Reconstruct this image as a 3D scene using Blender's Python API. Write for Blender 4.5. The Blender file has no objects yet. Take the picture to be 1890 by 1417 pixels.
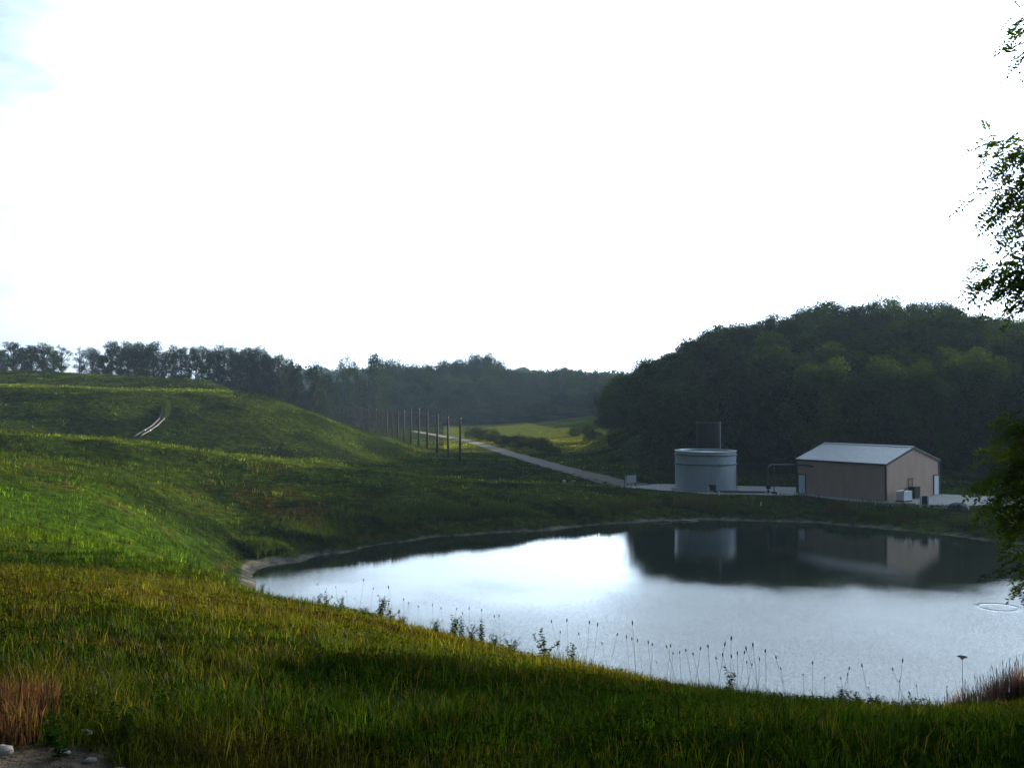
import bpy, math, random
import numpy as np
from mathutils import Vector, Matrix

sc = bpy.context.scene
COL = sc.collection
R = math.radians
random.seed(7)
rng = np.random.default_rng(11)

# ------------------------------------------------------------------ camera
CAM_Z = 14.3            # metres above the pond
F, CX, HY = 1890.0, 945.0, 725.0      # focal length, centre and horizon in photo pixels
cam = bpy.data.cameras.new("camera")
cam.sensor_width, cam.lens = 36.0, 36.0
cam.clip_start, cam.clip_end = 0.05, 8000.0
cam_o = bpy.data.objects.new("camera", cam)
cam_o.location = (0, 0, CAM_Z)
cam_o.rotation_euler = (R(90) + math.atan((HY - 708.5) / F), 0, 0)
COL.objects.link(cam_o)
sc.camera = cam_o

# ------------------------------------------------------------------ sky, sun, exposure
SUN_AZ, SUN_EL = R(37), R(11.5)
world = bpy.data.worlds.new("World")
sc.world = world
world.use_nodes = True
wn, wl = world.node_tree.nodes, world.node_tree.links
bg = wn["Background"]
bg.inputs[1].default_value = 0.055
sky = wn.new("ShaderNodeTexSky")
sky.sky_type = "NISHITA"
sky.sun_disc = False
sky.sun_elevation, sky.sun_rotation = SUN_EL, SUN_AZ
sky.air_density, sky.dust_density, sky.ozone_density = 1.0, 1.2, 2.0
SUNV = Vector((math.sin(SUN_AZ) * math.cos(SUN_EL), math.cos(SUN_AZ) * math.cos(SUN_EL), math.sin(SUN_EL)))
# a thin bright veil of high cloud, forward scattering round the sun, thinner to the upper left
tc = wn.new("ShaderNodeTexCoord")
dot = wn.new("ShaderNodeVectorMath"); dot.operation = "DOT_PRODUCT"
dot.inputs[1].default_value = SUNV
wl.new(tc.outputs["Generated"], dot.inputs[0])
def wmath(op, a, b=None, c=None):
    n = wn.new("ShaderNodeMath"); n.operation = op
    for i, v in enumerate((a, b, c)):
        if v is None: continue
        if isinstance(v, (int, float)): n.inputs[i].default_value = v
        else: wl.new(v, n.inputs[i])
    return n.outputs[0]
half = wmath("MULTIPLY_ADD", dot.outputs["Value"], 0.5, 0.5)
glow = wmath("MULTIPLY_ADD", wmath("POWER", half, 4.7), 46.0, .4)
sepw = wn.new("ShaderNodeSeparateXYZ"); wl.new(tc.outputs["Generated"], sepw.inputs[0])
high = wn.new("ShaderNodeMapRange"); high.interpolation_type = "SMOOTHSTEP"       # the veil thins out towards the zenith
for i, v in enumerate((.42, .70, 1.0, .12)): high.inputs[i + 1].default_value = v
wl.new(sepw.outputs["Z"], high.inputs[0])
mp = wn.new("ShaderNodeMapping"); mp.inputs["Scale"].default_value = (1.6, 1.0, 4.5)
mp.inputs["Rotation"].default_value = (0, R(18), R(25))
wl.new(tc.outputs["Generated"], mp.inputs[0])
nz = wn.new("ShaderNodeTexNoise"); nz.inputs["Scale"].default_value = 2.3
nz.inputs["Detail"].default_value = 6; nz.inputs["Roughness"].default_value = 0.55
wl.new(mp.outputs[0], nz.inputs["Vector"])
rmp = wn.new("ShaderNodeMapRange")
rmp.inputs[1].default_value, rmp.inputs[2].default_value = 0.26, 0.46
rmp.inputs[3].default_value, rmp.inputs[4].default_value = 0.55, 0.97
wl.new(nz.outputs["Fac"], rmp.inputs[0])
veil = wn.new("ShaderNodeVectorMath"); veil.operation = "SCALE"
veil.inputs[0].default_value = (0.76, 0.96, 1.18)
wl.new(glow, veil.inputs["Scale"])
mixw = wn.new("ShaderNodeMix"); mixw.data_type = "RGBA"
# one clear gap in the veil, low in the north-west
gapd = wn.new("ShaderNodeVectorMath"); gapd.operation = "DOT_PRODUCT"
gapd.inputs[1].default_value = Vector((-.52, 1.0, .42)).normalized()
wl.new(tc.outputs["Generated"], gapd.inputs[0])
gap = wn.new("ShaderNodeMapRange"); gap.interpolation_type = "SMOOTHSTEP"
for i, v in enumerate((.9915, 1.003, 1.0, .38)): gap.inputs[i + 1].default_value = v
wl.new(wmath("MULTIPLY_ADD", nz.outputs["Fac"], .05, wmath("SUBTRACT", gapd.outputs["Value"], .025)), gap.inputs[0])
wl.new(wmath("MULTIPLY", wmath("MULTIPLY", rmp.outputs[0], high.outputs[0]), gap.outputs[0]), mixw.inputs[0])
wl.new(sky.outputs[0], mixw.inputs[6]); wl.new(veil.outputs[0], mixw.inputs[7])
wl.new(mixw.outputs[2], bg.inputs[0])

sun = bpy.data.lights.new("sun", "SUN")
sun.energy, sun.angle, sun.color = 5.0, R(0.55), (1.0, 0.86, 0.66)
sun_o = bpy.data.objects.new("sun", sun)
sun_o.rotation_euler = SUNV.to_track_quat("Z", "Y").to_euler()
sun_o.location = (60, 80, 90)
COL.objects.link(sun_o)

sc.view_settings.view_transform = "Standard"
sc.view_settings.look = "None"
sc.view_settings.exposure = 1.25
sc.view_settings.gamma = 1.0
sc.render.engine = "CYCLES"
cy = sc.cycles
cy.use_denoising = True
cy.max_bounces, cy.diffuse_bounces, cy.glossy_bounces = 6, 2, 3
cy.transmission_bounces, cy.volume_bounces, cy.transparent_max_bounces = 4, 0, 8
cy.sample_clamp_indirect = 4.0
cy.caustics_reflective = cy.caustics_refractive = False

# ------------------------------------------------------------------ helpers
def tag(o, label=None, cat=None, group=None, kind=None):
    if label: o["label"] = label
    if cat: o["category"] = cat
    if group: o["group"] = group
    if kind: o["kind"] = kind
    return o

def empty(name, loc, label, cat, group=None, rz=0.0):
    o = bpy.data.objects.new(name, None)
    o.empty_display_size = 0.3
    o.location = loc
    o.rotation_euler = (0, 0, rz)
    COL.objects.link(o)
    return tag(o, label, cat, group)

def link(name, mesh, mat=None, parent=None, smooth=False):
    if mat is not None and not mesh.materials: mesh.materials.append(mat)
    if smooth: mesh.polygons.foreach_set("use_smooth", np.ones(len(mesh.polygons), bool))
    o = bpy.data.objects.new(name, mesh)
    COL.objects.link(o)
    if parent is not None: o.parent = parent
    return o

def np_mesh(name, V, loops, totals, col=None):
    m = bpy.data.meshes.new(name)
    V = np.asarray(V, np.float32); loops = np.asarray(loops, np.int32); totals = np.asarray(totals, np.int32)
    m.vertices.add(len(V)); m.vertices.foreach_set("co", V.ravel())
    m.loops.add(len(loops)); m.loops.foreach_set("vertex_index", loops)
    m.polygons.add(len(totals))
    st = np.zeros(len(totals), np.int32); st[1:] = np.cumsum(totals)[:-1]
    m.polygons.foreach_set("loop_start", st)
    m.polygons.foreach_set("loop_total", totals)
    if col is not None:
        a = m.attributes.new("col", "FLOAT_COLOR", "POINT")
        c4 = np.ones((len(V), 4), np.float32); c4[:, :3] = col
        a.data.foreach_set("color", c4.ravel())
    m.update(calc_edges=True)
    return m

class MB:
    """collects boxes, tubes, lathes and quads; build() links them as ONE mesh object"""
    def __init__(s): s.v, s.f = [], []
    def add(s, vs, fs):
        n = len(s.v)
        s.v += [tuple(v) for v in vs]
        s.f += [tuple(i + n for i in f) for f in fs]
        return s
    def box(s, c, d, rz=0.0):
        x, y, z = (k / 2 for k in d)
        ca, sa = math.cos(rz), math.sin(rz)
        vs = []
        for k in (-z, z):
            for (i, j) in ((-x, -y), (x, -y), (x, y), (-x, y)):
                vs.append((c[0] + i * ca - j * sa, c[1] + i * sa + j * ca, c[2] + k))
        return s.add(vs, [(3, 2, 1, 0), (4, 5, 6, 7), (0, 1, 5, 4), (1, 2, 6, 5), (2, 3, 7, 6), (3, 0, 4, 7)])
    def tube(s, pts, rad, n=8, cap=True):
        pts = [Vector(p) for p in pts]
        if not hasattr(rad, "__len__"): rad = [rad] * len(pts)
        vs, fs = [], []
        up = None
        for i, p in enumerate(pts):
            t = (pts[min(i + 1, len(pts) - 1)] - pts[max(i - 1, 0)]).normalized()
            if up is None: up = Vector((0, 0, 1)) if abs(t.z) < 0.9 else Vector((1, 0, 0))
            a = t.cross(up).normalized(); b = a.cross(t).normalized(); up = b
            for k in range(n):
                w = 2 * math.pi * k / n
                vs.append(p + (a * math.cos(w) + b * math.sin(w)) * rad[i])
        for i in range(len(pts) - 1):
            for k in range(n):
                fs.append((i * n + k, i * n + (k + 1) % n, (i + 1) * n + (k + 1) % n, (i + 1) * n + k))
        if cap:
            fs.append(tuple(range(n - 1, -1, -1)))
            fs.append(tuple(range((len(pts) - 1) * n, len(pts) * n)))
        return s.add(vs, fs)
    def lathe(s, prof, n=48, c=(0, 0, 0), cap=False):
        vs, fs = [], []
        for (r, z) in prof:
            for k in range(n):
                w = 2 * math.pi * k / n
                vs.append((c[0] + r * math.cos(w), c[1] + r * math.sin(w), c[2] + z))
        for i in range(len(prof) - 1):
            for k in range(n):
                fs.append((i * n + k, i * n + (k + 1) % n, (i + 1) * n + (k + 1) % n, (i + 1) * n + k))
        if cap: fs.append(tuple(range((len(prof) - 1) * n, len(prof) * n)))
        return s.add(vs, fs)
    def mesh(s, name):
        m = bpy.data.meshes.new(name); m.from_pydata(s.v, [], s.f); m.update()
        return m
    def build(s, name, mat, parent=None, smooth=False):
        return link(name, s.mesh(name), mat, parent, smooth)

def children(o): return [c for c in bpy.data.objects if c.parent == o]
def dup(root, kids, loc, rz=0.0, scale=None, label=None, group=None, tilt=None):
    """copy of a thing with copies of its parts (kids: list of (part, [sub-parts]))"""
    r = root.copy(); COL.objects.link(r)
    r.location = loc
    r.rotation_euler = (0, 0, rz) if tilt is None else (tilt[0], tilt[1], rz)
    if scale is not None: r.scale = scale if hasattr(scale, "__len__") else (scale,) * 3
    if label: r["label"] = label
    if group: r["group"] = group
    for k in kids:
        c = k.copy(); COL.objects.link(c); c.parent = r
    return r

# value noise -------------------------------------------------------
_NZ = {}
def vnoise(x, y, scale, seed=0):
    if seed not in _NZ: _NZ[seed] = np.random.default_rng(1000 + seed).random((256, 256))
    g = _NZ[seed]
    x = np.asarray(x, float) / scale + 517.3; y = np.asarray(y, float) / scale + 291.7
    xi, yi = np.floor(x).astype(int), np.floor(y).astype(int)
    fx, fy = x - xi, y - yi
    fx, fy = fx * fx * (3 - 2 * fx), fy * fy * (3 - 2 * fy)
    a = g[xi % 256, yi % 256]; b = g[(xi + 1) % 256, yi % 256]
    c = g[xi % 256, (yi + 1) % 256]; d = g[(xi + 1) % 256, (yi + 1) % 256]
    return (a * (1 - fx) + b * fx) * (1 - fy) + (c * (1 - fx) + d * fx) * fy
def fbm(x, y, scale, seed=0, o=3):
    t, a, s = 0, 1, 0
    for i in range(o):
        t = t + a * vnoise(x, y, scale / 2 ** i, seed + i); s += a; a *= 0.5
    return t / s
def sstep(a, b, x):
    t = np.clip((np.asarray(x, float) - a) / (b - a), 0, 1)
    return t * t * (3 - 2 * t)

# ------------------------------------------------------------------ the lie of the land
# height profiles along sight bearings: (depth, value); value > 100 is a photo row, else metres above the pond
PROF = {
 -700: [(0,12.9),(5,12.9),(20,12.0),(28,11.8),(50,11.6),(80,12.5),(115,14.5),(130,14),(190,18),(215,18.5),(260,22),(300,20),(420,10),(600,8),(1000,30),(1300,12)],
 0: [(0,12.7),(4.4,12.69),(12,1103),(20,1041),(28,1020),(40,9.0),(50,950),(65,900),(80,856),(106,836),(113,800),(120,10.05),(127,8.6),(140,6.6),(190,713),(218,710),(246,683),(262,19.4),(300,18),(420,9),(600,5),(1000,26),(1300,10)],
 200: [(0,12.7),(4.4,12.69),(13,1110),(20,1058),(28,1035),(45,7.6),(60,960),(80,895),(100,858),(110,845),(117,814),(124,8.75),(130,7.2),(142,5.6),(192,717),(218,713),(246,692),(262,17.6),(300,16),(420,8),(600,5),(1000,26),(1300,10)],
 400: [(0,12.7),(4.4,12.69),(14,1130),(28,1064),(45,5.5),(62,1045),(76,1.5),(92,955),(105,902),(115,868),(121,838),(127,7.1),(136,4.8),(150,4.0),(200,722),(218,14.75),(245,704),(262,16),(300,14),(420,6),(600,5),(1000,26),(1300,10)],
 440: [(0,12.7),(4.4,12.69),(14,1140),(28,1080),(45,4.8),(62,2.4),(73,.5),(78,.28),(82,.35),(88,1.9),(94,2.8),(105,903),(115,870),(121,842),(127,6.8),(136,4.4),(151,3.7),(201,725),(216,14.2),(250,13.5),(300,10),(420,4.5),(600,5),(1000,26),(1300,10)],
 480: [(0,12.7),(4.4,12.69),(14,1148),(28,1094),(45,4.2),(62,1.2),(72,-.02),(80,-.22),(85.5,.2),(88.5,1.5),(93,2.7),(105,905),(115,872),(121,847),(127,6.4),(136,4.1),(152,3.4),(203,729),(215,13.7),(255,11),(300,7),(420,3),(600,4),(1000,26),(1300,10)],
 560: [(0,12.7),(4.4,12.69),(14,1160),(26,1112),(45,2.8),(55,-.2),(65,-1),(81,-.8),(86.5,-.03),(90,.22),(92.5,1.4),(97,2.7),(108,3.9),(117,878),(123,857),(128,5.7),(137,3.6),(148,2.8),(205,757),(220,9.6),(260,4.5),(300,2.2),(420,1.8),(600,6),(1000,26),(1300,10)],
 700: [(0,12.7),(4.4,12.69),(12,1202),(22,1150),(35,5),(48,-.1),(55,-1.2),(90,-1),(97,0),(99.5,1.4),(104,2.7),(114,3.3),(121,886),(126,871),(131,4.5),(139,2.6),(150,2.0),(180,1.8),(215,801),(232,4.5),(260,1.9),(300,1.6),(430,1.6),(600,9),(1000,25),(1300,10)],
 780: [(0,12.7),(4.4,12.69),(12,1220),(18,1178),(32,5),(45,-.1),(52,-1.2),(95,-1),(101.5,0),(104,1.4),(108.5,2.6),(116,3.0),(123,894),(128,879),(132,3.8),(140,2.2),(150,1.7),(200,1.75),(215,2.2),(232,1.9),(260,1.6),(430,1.6),(600,9),(1000,25),(1300,10)],
 900: [(0,12.7),(4.4,12.69),(12,1238),(17,1205),(30,5),(42,-.1),(50,-1.2),(98,-1),(104.8,0),(107.3,1.4),(111.5,2.4),(119,2.7),(126,899),(130,888),(134,2.9),(140,1.8),(146,1.6),(430,1.6),(600,8),(1000,25),(1300,10)],
 1100: [(0,12.7),(4.4,12.69),(15,1242),(24,6.2),(37,-.1),(44,-1.2),(104,-1),(111.7,0),(114,1.2),(118,1.9),(125,2.1),(132,894),(137,1.75),(142,1.6),(300,1.6),(340,4),(430,6),(600,8),(1000,23),(1300,10)],
 1200: [(0,12.7),(4.4,12.69),(14,1260),(23,6.1),(35,-.1),(42,-1.2),(106,-1),(114.5,0),(117.5,.7),(124,1.5),(130,1.65),(150,1.6),(175,2.4),(220,7),(270,8),(400,8),(600,8),(1000,20),(1300,10)],
 1300: [(0,12.7),(4.4,12.69),(13,1278),(22,6),(33,-.1),(40,-1.2),(108,-1),(115.8,0),(118.5,.7),(124,1.5),(127,1.6),(146,1.6),(155,2.4),(180,7),(230,13),(280,12),(400,8),(600,6),(1000,20),(1300,10)],
 1500: [(0,12.7),(4.4,12.69),(12.3,1298),(20,6.8),(31,-.1),(38,-1.2),(105,-1),(113.5,0),(116,.8),(121,1.5),(124,1.6),(148,1.6),(156,2.4),(185,9),(232,17.5),(275,17),(400,10),(600,6),(1000,20),(1300,10)],
 1600: [(0,12.7),(4.4,12.69),(12,1306),(20,6.8),(30,-.1),(37,-1.2),(101,-1),(109.5,0),(112,.8),(116,1.5),(118,1.6),(148,1.6),(156,2.4),(185,10),(232,19.5),(275,19),(400,12),(600,6),(1000,20),(1300,10)],
 1750: [(0,12.7),(4.4,12.69),(11.5,1320),(18.5,1302),(25,4.6),(33,-.1),(39,-1.2),(95,-1),(103.5,0),(106,.7),(111,1.4),(114,1.6),(148,1.6),(156,2.4),(185,10),(232,18.5),(275,19),(400,12),(600,6),(1000,20),(1300,10)],
 1890: [(0,12.7),(4.4,12.69),(10.5,1342),(20,1292),(24,6.3),(34,-.1),(40,-1.2),(90,-1),(97,0),(100,.8),(105,1.5),(108,1.6),(148,1.6),(156,2.4),(185,9),(232,16),(280,17),(400,12),(600,6),(1000,20),(1300,10)],
 2350: [(0,12.7),(4.4,12.69),(10.5,11.1),(20,9.2),(26,6.3),(38,-.1),(44,-1.2),(76,-1),(84,0),(87,.8),(92,1.5),(95,1.6),(148,1.6),(156,2.4),(185,8),(232,14),(280,15),(400,12),(600,6),(1000,20),(1300,10)],
 2900: [(0,12.6),(4.4,12.6),(10.5,11.6),(20,10.6),(40,8.6),(60,7),(100,6),(150,7),(200,11),(280,14),(400,12),(600,6),(1000,20),(1300,10)],
}
NY, YMAX, YP = 1800, 1400.0, 2.2
YT = YMAX * (np.arange(NY) / (NY - 1)) ** YP
def pchip(x, y, q):
    x, y = np.asarray(x, float), np.asarray(y, float)
    h = np.diff(x); d = np.diff(y) / h
    m = np.zeros_like(y); m[0], m[-1] = d[0], d[-1]
    for i in range(1, len(x) - 1):
        if d[i - 1] * d[i] > 0:
            w1, w2 = 2 * h[i] + h[i - 1], h[i] + 2 * h[i - 1]
            m[i] = (w1 + w2) / (w1 / d[i - 1] + w2 / d[i])
    q = np.clip(q, x[0], x[-1])
    i = np.clip(np.searchsorted(x, q, side="right") - 1, 0, len(h) - 1)
    t = (q - x[i]) / h[i]
    return ((2*t**3 - 3*t**2 + 1) * y[i] + (t**3 - 2*t**2 + t) * h[i] * m[i]
            + (-2*t**3 + 3*t**2) * y[i + 1] + (t**3 - t**2) * h[i] * m[i + 1])
PXS = sorted(PROF)
rows = []
for p in PXS:
    k = PROF[p]
    k = [(0, 12.95)] + k[1:] if k[0] == (0, 12.7) else k
    Yk = [a for a, b in k]
    Zk = [CAM_Z - (b - HY) / F * a if b > 100 else b for a, b in k]
    if Yk[2] > 9.5:                      # keep the near slope straight up to its edge
        f_ = (8 - Yk[1]) / (Yk[2] - Yk[1]); Zk.insert(2, Zk[1] * (1 - f_) + Zk[2] * f_ - .03); Yk.insert(2, 8.0)
    rows.append(pchip(Yk, Zk, YT))
rows = np.array(rows)
PX0, PX1, DPX = -700.0, 2900.0, 10.0
PXG = np.arange(PX0, PX1 + 1, DPX)
TAB = np.zeros((len(PXG), NY))
for j in range(NY): TAB[:, j] = np.interp(PXG, PXS, rows[:, j])
ker = np.exp(-0.5 * (np.arange(-6, 7) / 2.6) ** 2); ker /= ker.sum()
pad = np.pad(TAB, ((6, 6), (0, 0)), mode="edge")
TAB = sum(ker[i] * pad[i:i + len(PXG)] for i in range(13))
def gz0(X, Y):
    X, Y = np.asarray(X, float), np.asarray(Y, float)
    u = X / np.maximum(Y, 6.0)
    a = np.clip((CX + F * u - PX0) / DPX, 0, len(PXG) - 1.001)
    b = np.clip((np.clip(Y, 0, YMAX) / YMAX) ** (1 / YP) * (NY - 1), 0, NY - 1.001)
    ai, bi = a.astype(int), b.astype(int)
    fa, fb = a - ai, b - bi
    return ((TAB[ai, bi] * (1 - fb) + TAB[ai, bi + 1] * fb) * (1 - fa)
            + (TAB[ai + 1, bi] * (1 - fb) + TAB[ai + 1, bi + 1] * fb) * fa)
def gz(X, Y):
    X, Y = np.asarray(X, float), np.asarray(Y, float)
    z = gz0(X, Y)
    flat = sstep(2.2, 3.6, z) + (np.asarray(Y) < 100) * sstep(.1, 1.2, z) + .12 * (z > 0)
    flat = np.clip(flat, 0, 1)
    near = sstep(2, 30, Y)
    n = (fbm(X, Y, 9, 1, 2) - .5) * (.12 + .88 * near) * 0.9 + (fbm(X, Y, 2.2, 5, 2) - .5) * (.10 + .2 * near)
    shore = (fbm(X, Y, 3.5, 9, 3) - .5) * .45 * np.exp(-np.abs(z) / .35)
    return z + n * flat + shore
def G(x, y): return float(gz(x, y))
def at(px, Y):                      # point on the ground on a bearing, at a depth
    x = (px - CX) / F * Y
    return Vector((x, Y, G(x, Y)))
def zrow(py, Y): return CAM_Z - (py - HY) / F * Y
def crest(px, y0=8, y1=34):         # where the near bank breaks away
    Ys = np.linspace(y0, y1, 200)
    zs = gz((px - CX) / F * Ys, Ys)
    i = int(np.argmin((CAM_Z - zs) / Ys))
    return float(Ys[i])
def hit(px, py, y0, y1):            # where a sight line meets the ground
    Ys = np.linspace(y0, y1, 900)
    d = gz((px - CX) / F * Ys, Ys) - zrow(py, Ys)
    k = np.nonzero(d > 0)[0]
    Y = float(Ys[k[0]]) if len(k) else y1
    return at(px, Y)

# ground colour, shared by the soil sheet and the grass standing on it
def lerp3(a, b, t): return a + (b - a) * t[..., None]
def c3(*c): return np.array(c, float)
def ground_col(X, Y):
    X, Y = np.asarray(X, float), np.asarray(Y, float)
    px = CX + F * X / np.maximum(Y, 3)
    z = gz0(X, Y)
    n1, n2, n3 = fbm(X, Y, 7, 20, 3), fbm(X, Y, 1.8, 25, 2), fbm(X, Y, 22, 30, 3)
    c = lerp3(c3(.018, .034, .005), c3(.034, .066, .007), sstep(.35, .65, n1))
    straw = sstep(.50, .68, .55 * n1 + .45 * n2 + .10 * (n3 - .5))
    c = lerp3(c, c3(.078, .058, .013), straw * .55)
    brown = sstep(.56, .74, n2 * .6 + n3 * .4)
    c = lerp3(c, c3(.050, .038, .015), brown * .6)
    # mown strawy band along the near slope, lush strip at the foot of the bank
    band = sstep(9, 13, Y) * (1 - sstep(20, 27, Y)) * sstep(.3, .55, n1 + .25 * (n2 - .5))
    c = lerp3(c, c3(.078, .060, .012), band * .45)
    lush = sstep(24, 32, Y) * (1 - sstep(62, 78, Y)) * (1 - sstep(300, 520, px))
    c = lerp3(c, c3(.040, .076, .007), lush * .7)
    far = sstep(75, 95, Y) * (px < 1300)
    c = lerp3(c, lerp3(c3(.012, .019, .004), c3(.030, .045, .006), sstep(.3, .7, n1)), far * .75)
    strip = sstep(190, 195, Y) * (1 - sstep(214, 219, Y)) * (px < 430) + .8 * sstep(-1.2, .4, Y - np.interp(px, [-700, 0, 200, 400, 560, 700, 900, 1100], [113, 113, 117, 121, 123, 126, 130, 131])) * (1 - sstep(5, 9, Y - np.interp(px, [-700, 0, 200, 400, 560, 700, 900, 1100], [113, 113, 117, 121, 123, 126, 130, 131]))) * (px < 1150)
    c = lerp3(c, c3(.075, .105, .012), np.clip(strip, 0, 1) * (.45 + .5 * n1))     # mown benches and crest, lightened to stand in for sunlight on them
    rust = np.exp(-(((X + 20.5 + (Y - 102) * .2) / 7) ** 2 + ((Y - 101) / 6) ** 2)) * sstep(.42, .62, n2)
    c = lerp3(c, c3(.075, .038, .010), rust * .6)
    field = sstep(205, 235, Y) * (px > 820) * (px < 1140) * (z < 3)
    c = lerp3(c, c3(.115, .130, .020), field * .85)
    wood = np.clip(sstep(152, 160, Y) * (px > 1180) + sstep(395, 410, Y) + sstep(265, 285, Y) * (px < 620), 0, 1)
    c = lerp3(c, c3(.030, .034, .015), wood * .85)
    c = c * (1 - .22 * (1 - sstep(24, 34, Y)))[..., None]          # the whole near slope is darkened evenly
    return c
def mud_mask(X, Y):
    z = gz(X, Y)
    lim = -.02 + .34 * fbm(X, Y, 2.5, 41, 3) + .30 * sstep(-13, -22, X)
    return (1 - sstep(lim - .12, lim + .06, z)) * (np.asarray(Y) > 26)
def dirt_mask(X, Y):
    d = ((X + 2.25) / .85) ** 2 + ((Y - 4.05) / .62) ** 2 + (fbm(X, Y, .5, 44, 2) - .5) * .9
    return 1 - sstep(.75, 1.05, d)

# ------------------------------------------------------------------ materials
def mat(name):
    m = bpy.data.materials.new(name); m.use_nodes = True
    nt = m.node_tree
    return m, nt.nodes, nt.links, nt.nodes["Principled BSDF"]
def noise(N, L, scale, detail=4, rough=.55, coord="Object", stretch=None):
    t = N.new("ShaderNodeTexCoord"); n = N.new("ShaderNodeTexNoise")
    n.inputs["Scale"].default_value = scale; n.inputs["Detail"].default_value = detail
    n.inputs["Roughness"].default_value = rough
    if stretch:
        mpn = N.new("ShaderNodeMapping"); mpn.inputs["Scale"].default_value = stretch
        L.new(t.outputs[coord], mpn.inputs[0]); L.new(mpn.outputs[0], n.inputs["Vector"])
    else: L.new(t.outputs[coord], n.inputs["Vector"])
    return n
def ramp(N, L, src, stops):
    r = N.new("ShaderNodeValToRGB")
    while len(r.color_ramp.elements) < len(stops): r.color_ramp.elements.new(.5)
    for e, (p, c) in zip(r.color_ramp.elements, stops):
        e.position = p; e.color = (*c, 1) if len(c) == 3 else c
    L.new(src, r.inputs[0])
    return r
def bump(N, L, src, bsdf, strength=.5, dist=.05):
    b = N.new("ShaderNodeBump"); b.inputs["Strength"].default_value = strength
    b.inputs["Distance"].default_value = dist
    L.new(src, b.inputs["Height"]); L.new(b.outputs[0], bsdf.inputs["Normal"])
    return b
def simple(name, c1, c2=None, rough=.6, metal=0.0, scale=3.0, bmp=0.0, bdist=.01, stretch=None):
    m, N, L, p = mat(name)
    p.inputs["Roughness"].default_value = rough; p.inputs["Metallic"].default_value = metal
    p.inputs["Specular IOR Level"].default_value = .5 if rough < .5 else .15
    n = noise(N, L, scale, 5, .6, stretch=stretch)
    r = ramp(N, L, n.outputs["Fac"], [(.3, c1), (.7, c2 or tuple(k * .8 for k in c1))])
    L.new(r.outputs[0], p.inputs["Base Color"])
    if bmp: bump(N, L, n.outputs["Fac"], p, bmp, bdist)
    return m
def leafy(name, tr=.4, rough=.5, fixed=None, var=.35, spec=.35, warm=(1.25, 1.15, .55)):
    """leaf or blade: part of the light goes through; colour from the mesh's col attribute or a fixed one"""
    m, N, L, p = mat(name)
    p.inputs["Roughness"].default_value = rough
    p.inputs["Specular IOR Level"].default_value = spec
    if fixed is None:
        a = N.new("ShaderNodeAttribute"); a.attribute_name = "col"; src = a.outputs["Color"]
    else:
        n = noise(N, L, fixed[2], 3, .6)
        oi = N.new("ShaderNodeObjectInfo")
        r = ramp(N, L, n.outputs["Fac"], [(.35, fixed[0]), (.65, fixed[1])])
        h = N.new("ShaderNodeHueSaturation")
        v = N.new("ShaderNodeMapRange"); v.inputs[3].default_value, v.inputs[4].default_value = 1 - var, 1 + var
        L.new(oi.outputs["Random"], v.inputs[0]); L.new(v.outputs[0], h.inputs["Value"])
        L.new(r.outputs[0], h.inputs["Color"]); src = h.outputs[0]
    L.new(src, p.inputs["Base Color"])
    t = N.new("ShaderNodeBsdfTranslucent")
    tint = N.new("ShaderNodeMix"); tint.data_type = "RGBA"; tint.blend_type = "MULTIPLY"
    tint.inputs[0].default_value = 1; tint.inputs[7].default_value = (*warm, 1)
    L.new(src, tint.inputs[6]); L.new(tint.outputs[2], t.inputs["Color"])
    mx = N.new("ShaderNodeMixShader"); mx.inputs[0].default_value = tr
    L.new(p.outputs[0], mx.inputs[1]); L.new(t.outputs[0], mx.inputs[2])
    L.new(mx.outputs[0], N["Material Output"].inputs["Surface"])
    return m

# soil and turf sheet
M_ground, N, L, p = mat("turf")
p.inputs["Roughness"].default_value = .95; p.inputs["Specular IOR Level"].default_value = 0
at_ = N.new("ShaderNodeAttribute"); at_.attribute_name = "col"
n1 = noise(N, L, 1.1, 8, .7); n2 = noise(N, L, .17, 5, .6)
mm = N.new("ShaderNodeMix"); mm.data_type = "RGBA"; mm.blend_type = "MULTIPLY"; mm.inputs[0].default_value = 1
r1 = ramp(N, L, n1.outputs["Fac"], [(.32, (.18, .19, .2)), (.50, (.9, .9, .85)), (.68, (1.9, 1.75, 1.2))])
L.new(at_.outputs["Color"], mm.inputs[6]); L.new(r1.outputs[0], mm.inputs[7])
L.new(mm.outputs[2], p.inputs["Base Color"])
bump(N, L, n1.outputs["Fac"], p, 1.0, .35)

M_grass = leafy("grass_blade", .5, .5, spec=0, warm=(1.62, 1.6, .36))
M_neargrass = leafy("near_grass_blade", .5, .45, spec=.03, warm=(1.62, 1.6, .36))
M_water, N, L, p = mat("pond_water")
p.inputs["Base Color"].default_value = (.010, .016, .011, 1)
p.inputs["Roughness"].default_value = .025; p.inputs["IOR"].default_value = 1.333
w1 = noise(N, L, 5.5, 3, .6, stretch=(.8, 1, 1)); w2 = noise(N, L, 17.0, 2, .5)
tcw = N.new("ShaderNodeTexCoord"); sep = N.new("ShaderNodeSeparateXYZ"); L.new(tcw.outputs["Object"], sep.inputs[0])
big = noise(N, L, .055, 3, .5)
def nmath(N, L, op, a, b=None, c=None):
    n = N.new("ShaderNodeMath"); n.operation = op
    for i, v in enumerate((a, b, c)):
        if v is None: continue
        if isinstance(v, (int, float)): n.inputs[i].default_value = v
        else: L.new(v, n.inputs[i])
    return n.outputs[0]
def nrange(N, L, src, a, b, c, d):
    r = N.new("ShaderNodeMapRange"); r.interpolation_type = "SMOOTHSTEP"
    for i, v in enumerate((a, b, c, d)): r.inputs[i + 1].default_value = v
    L.new(src, r.inputs[0]); return r.outputs[0]
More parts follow.
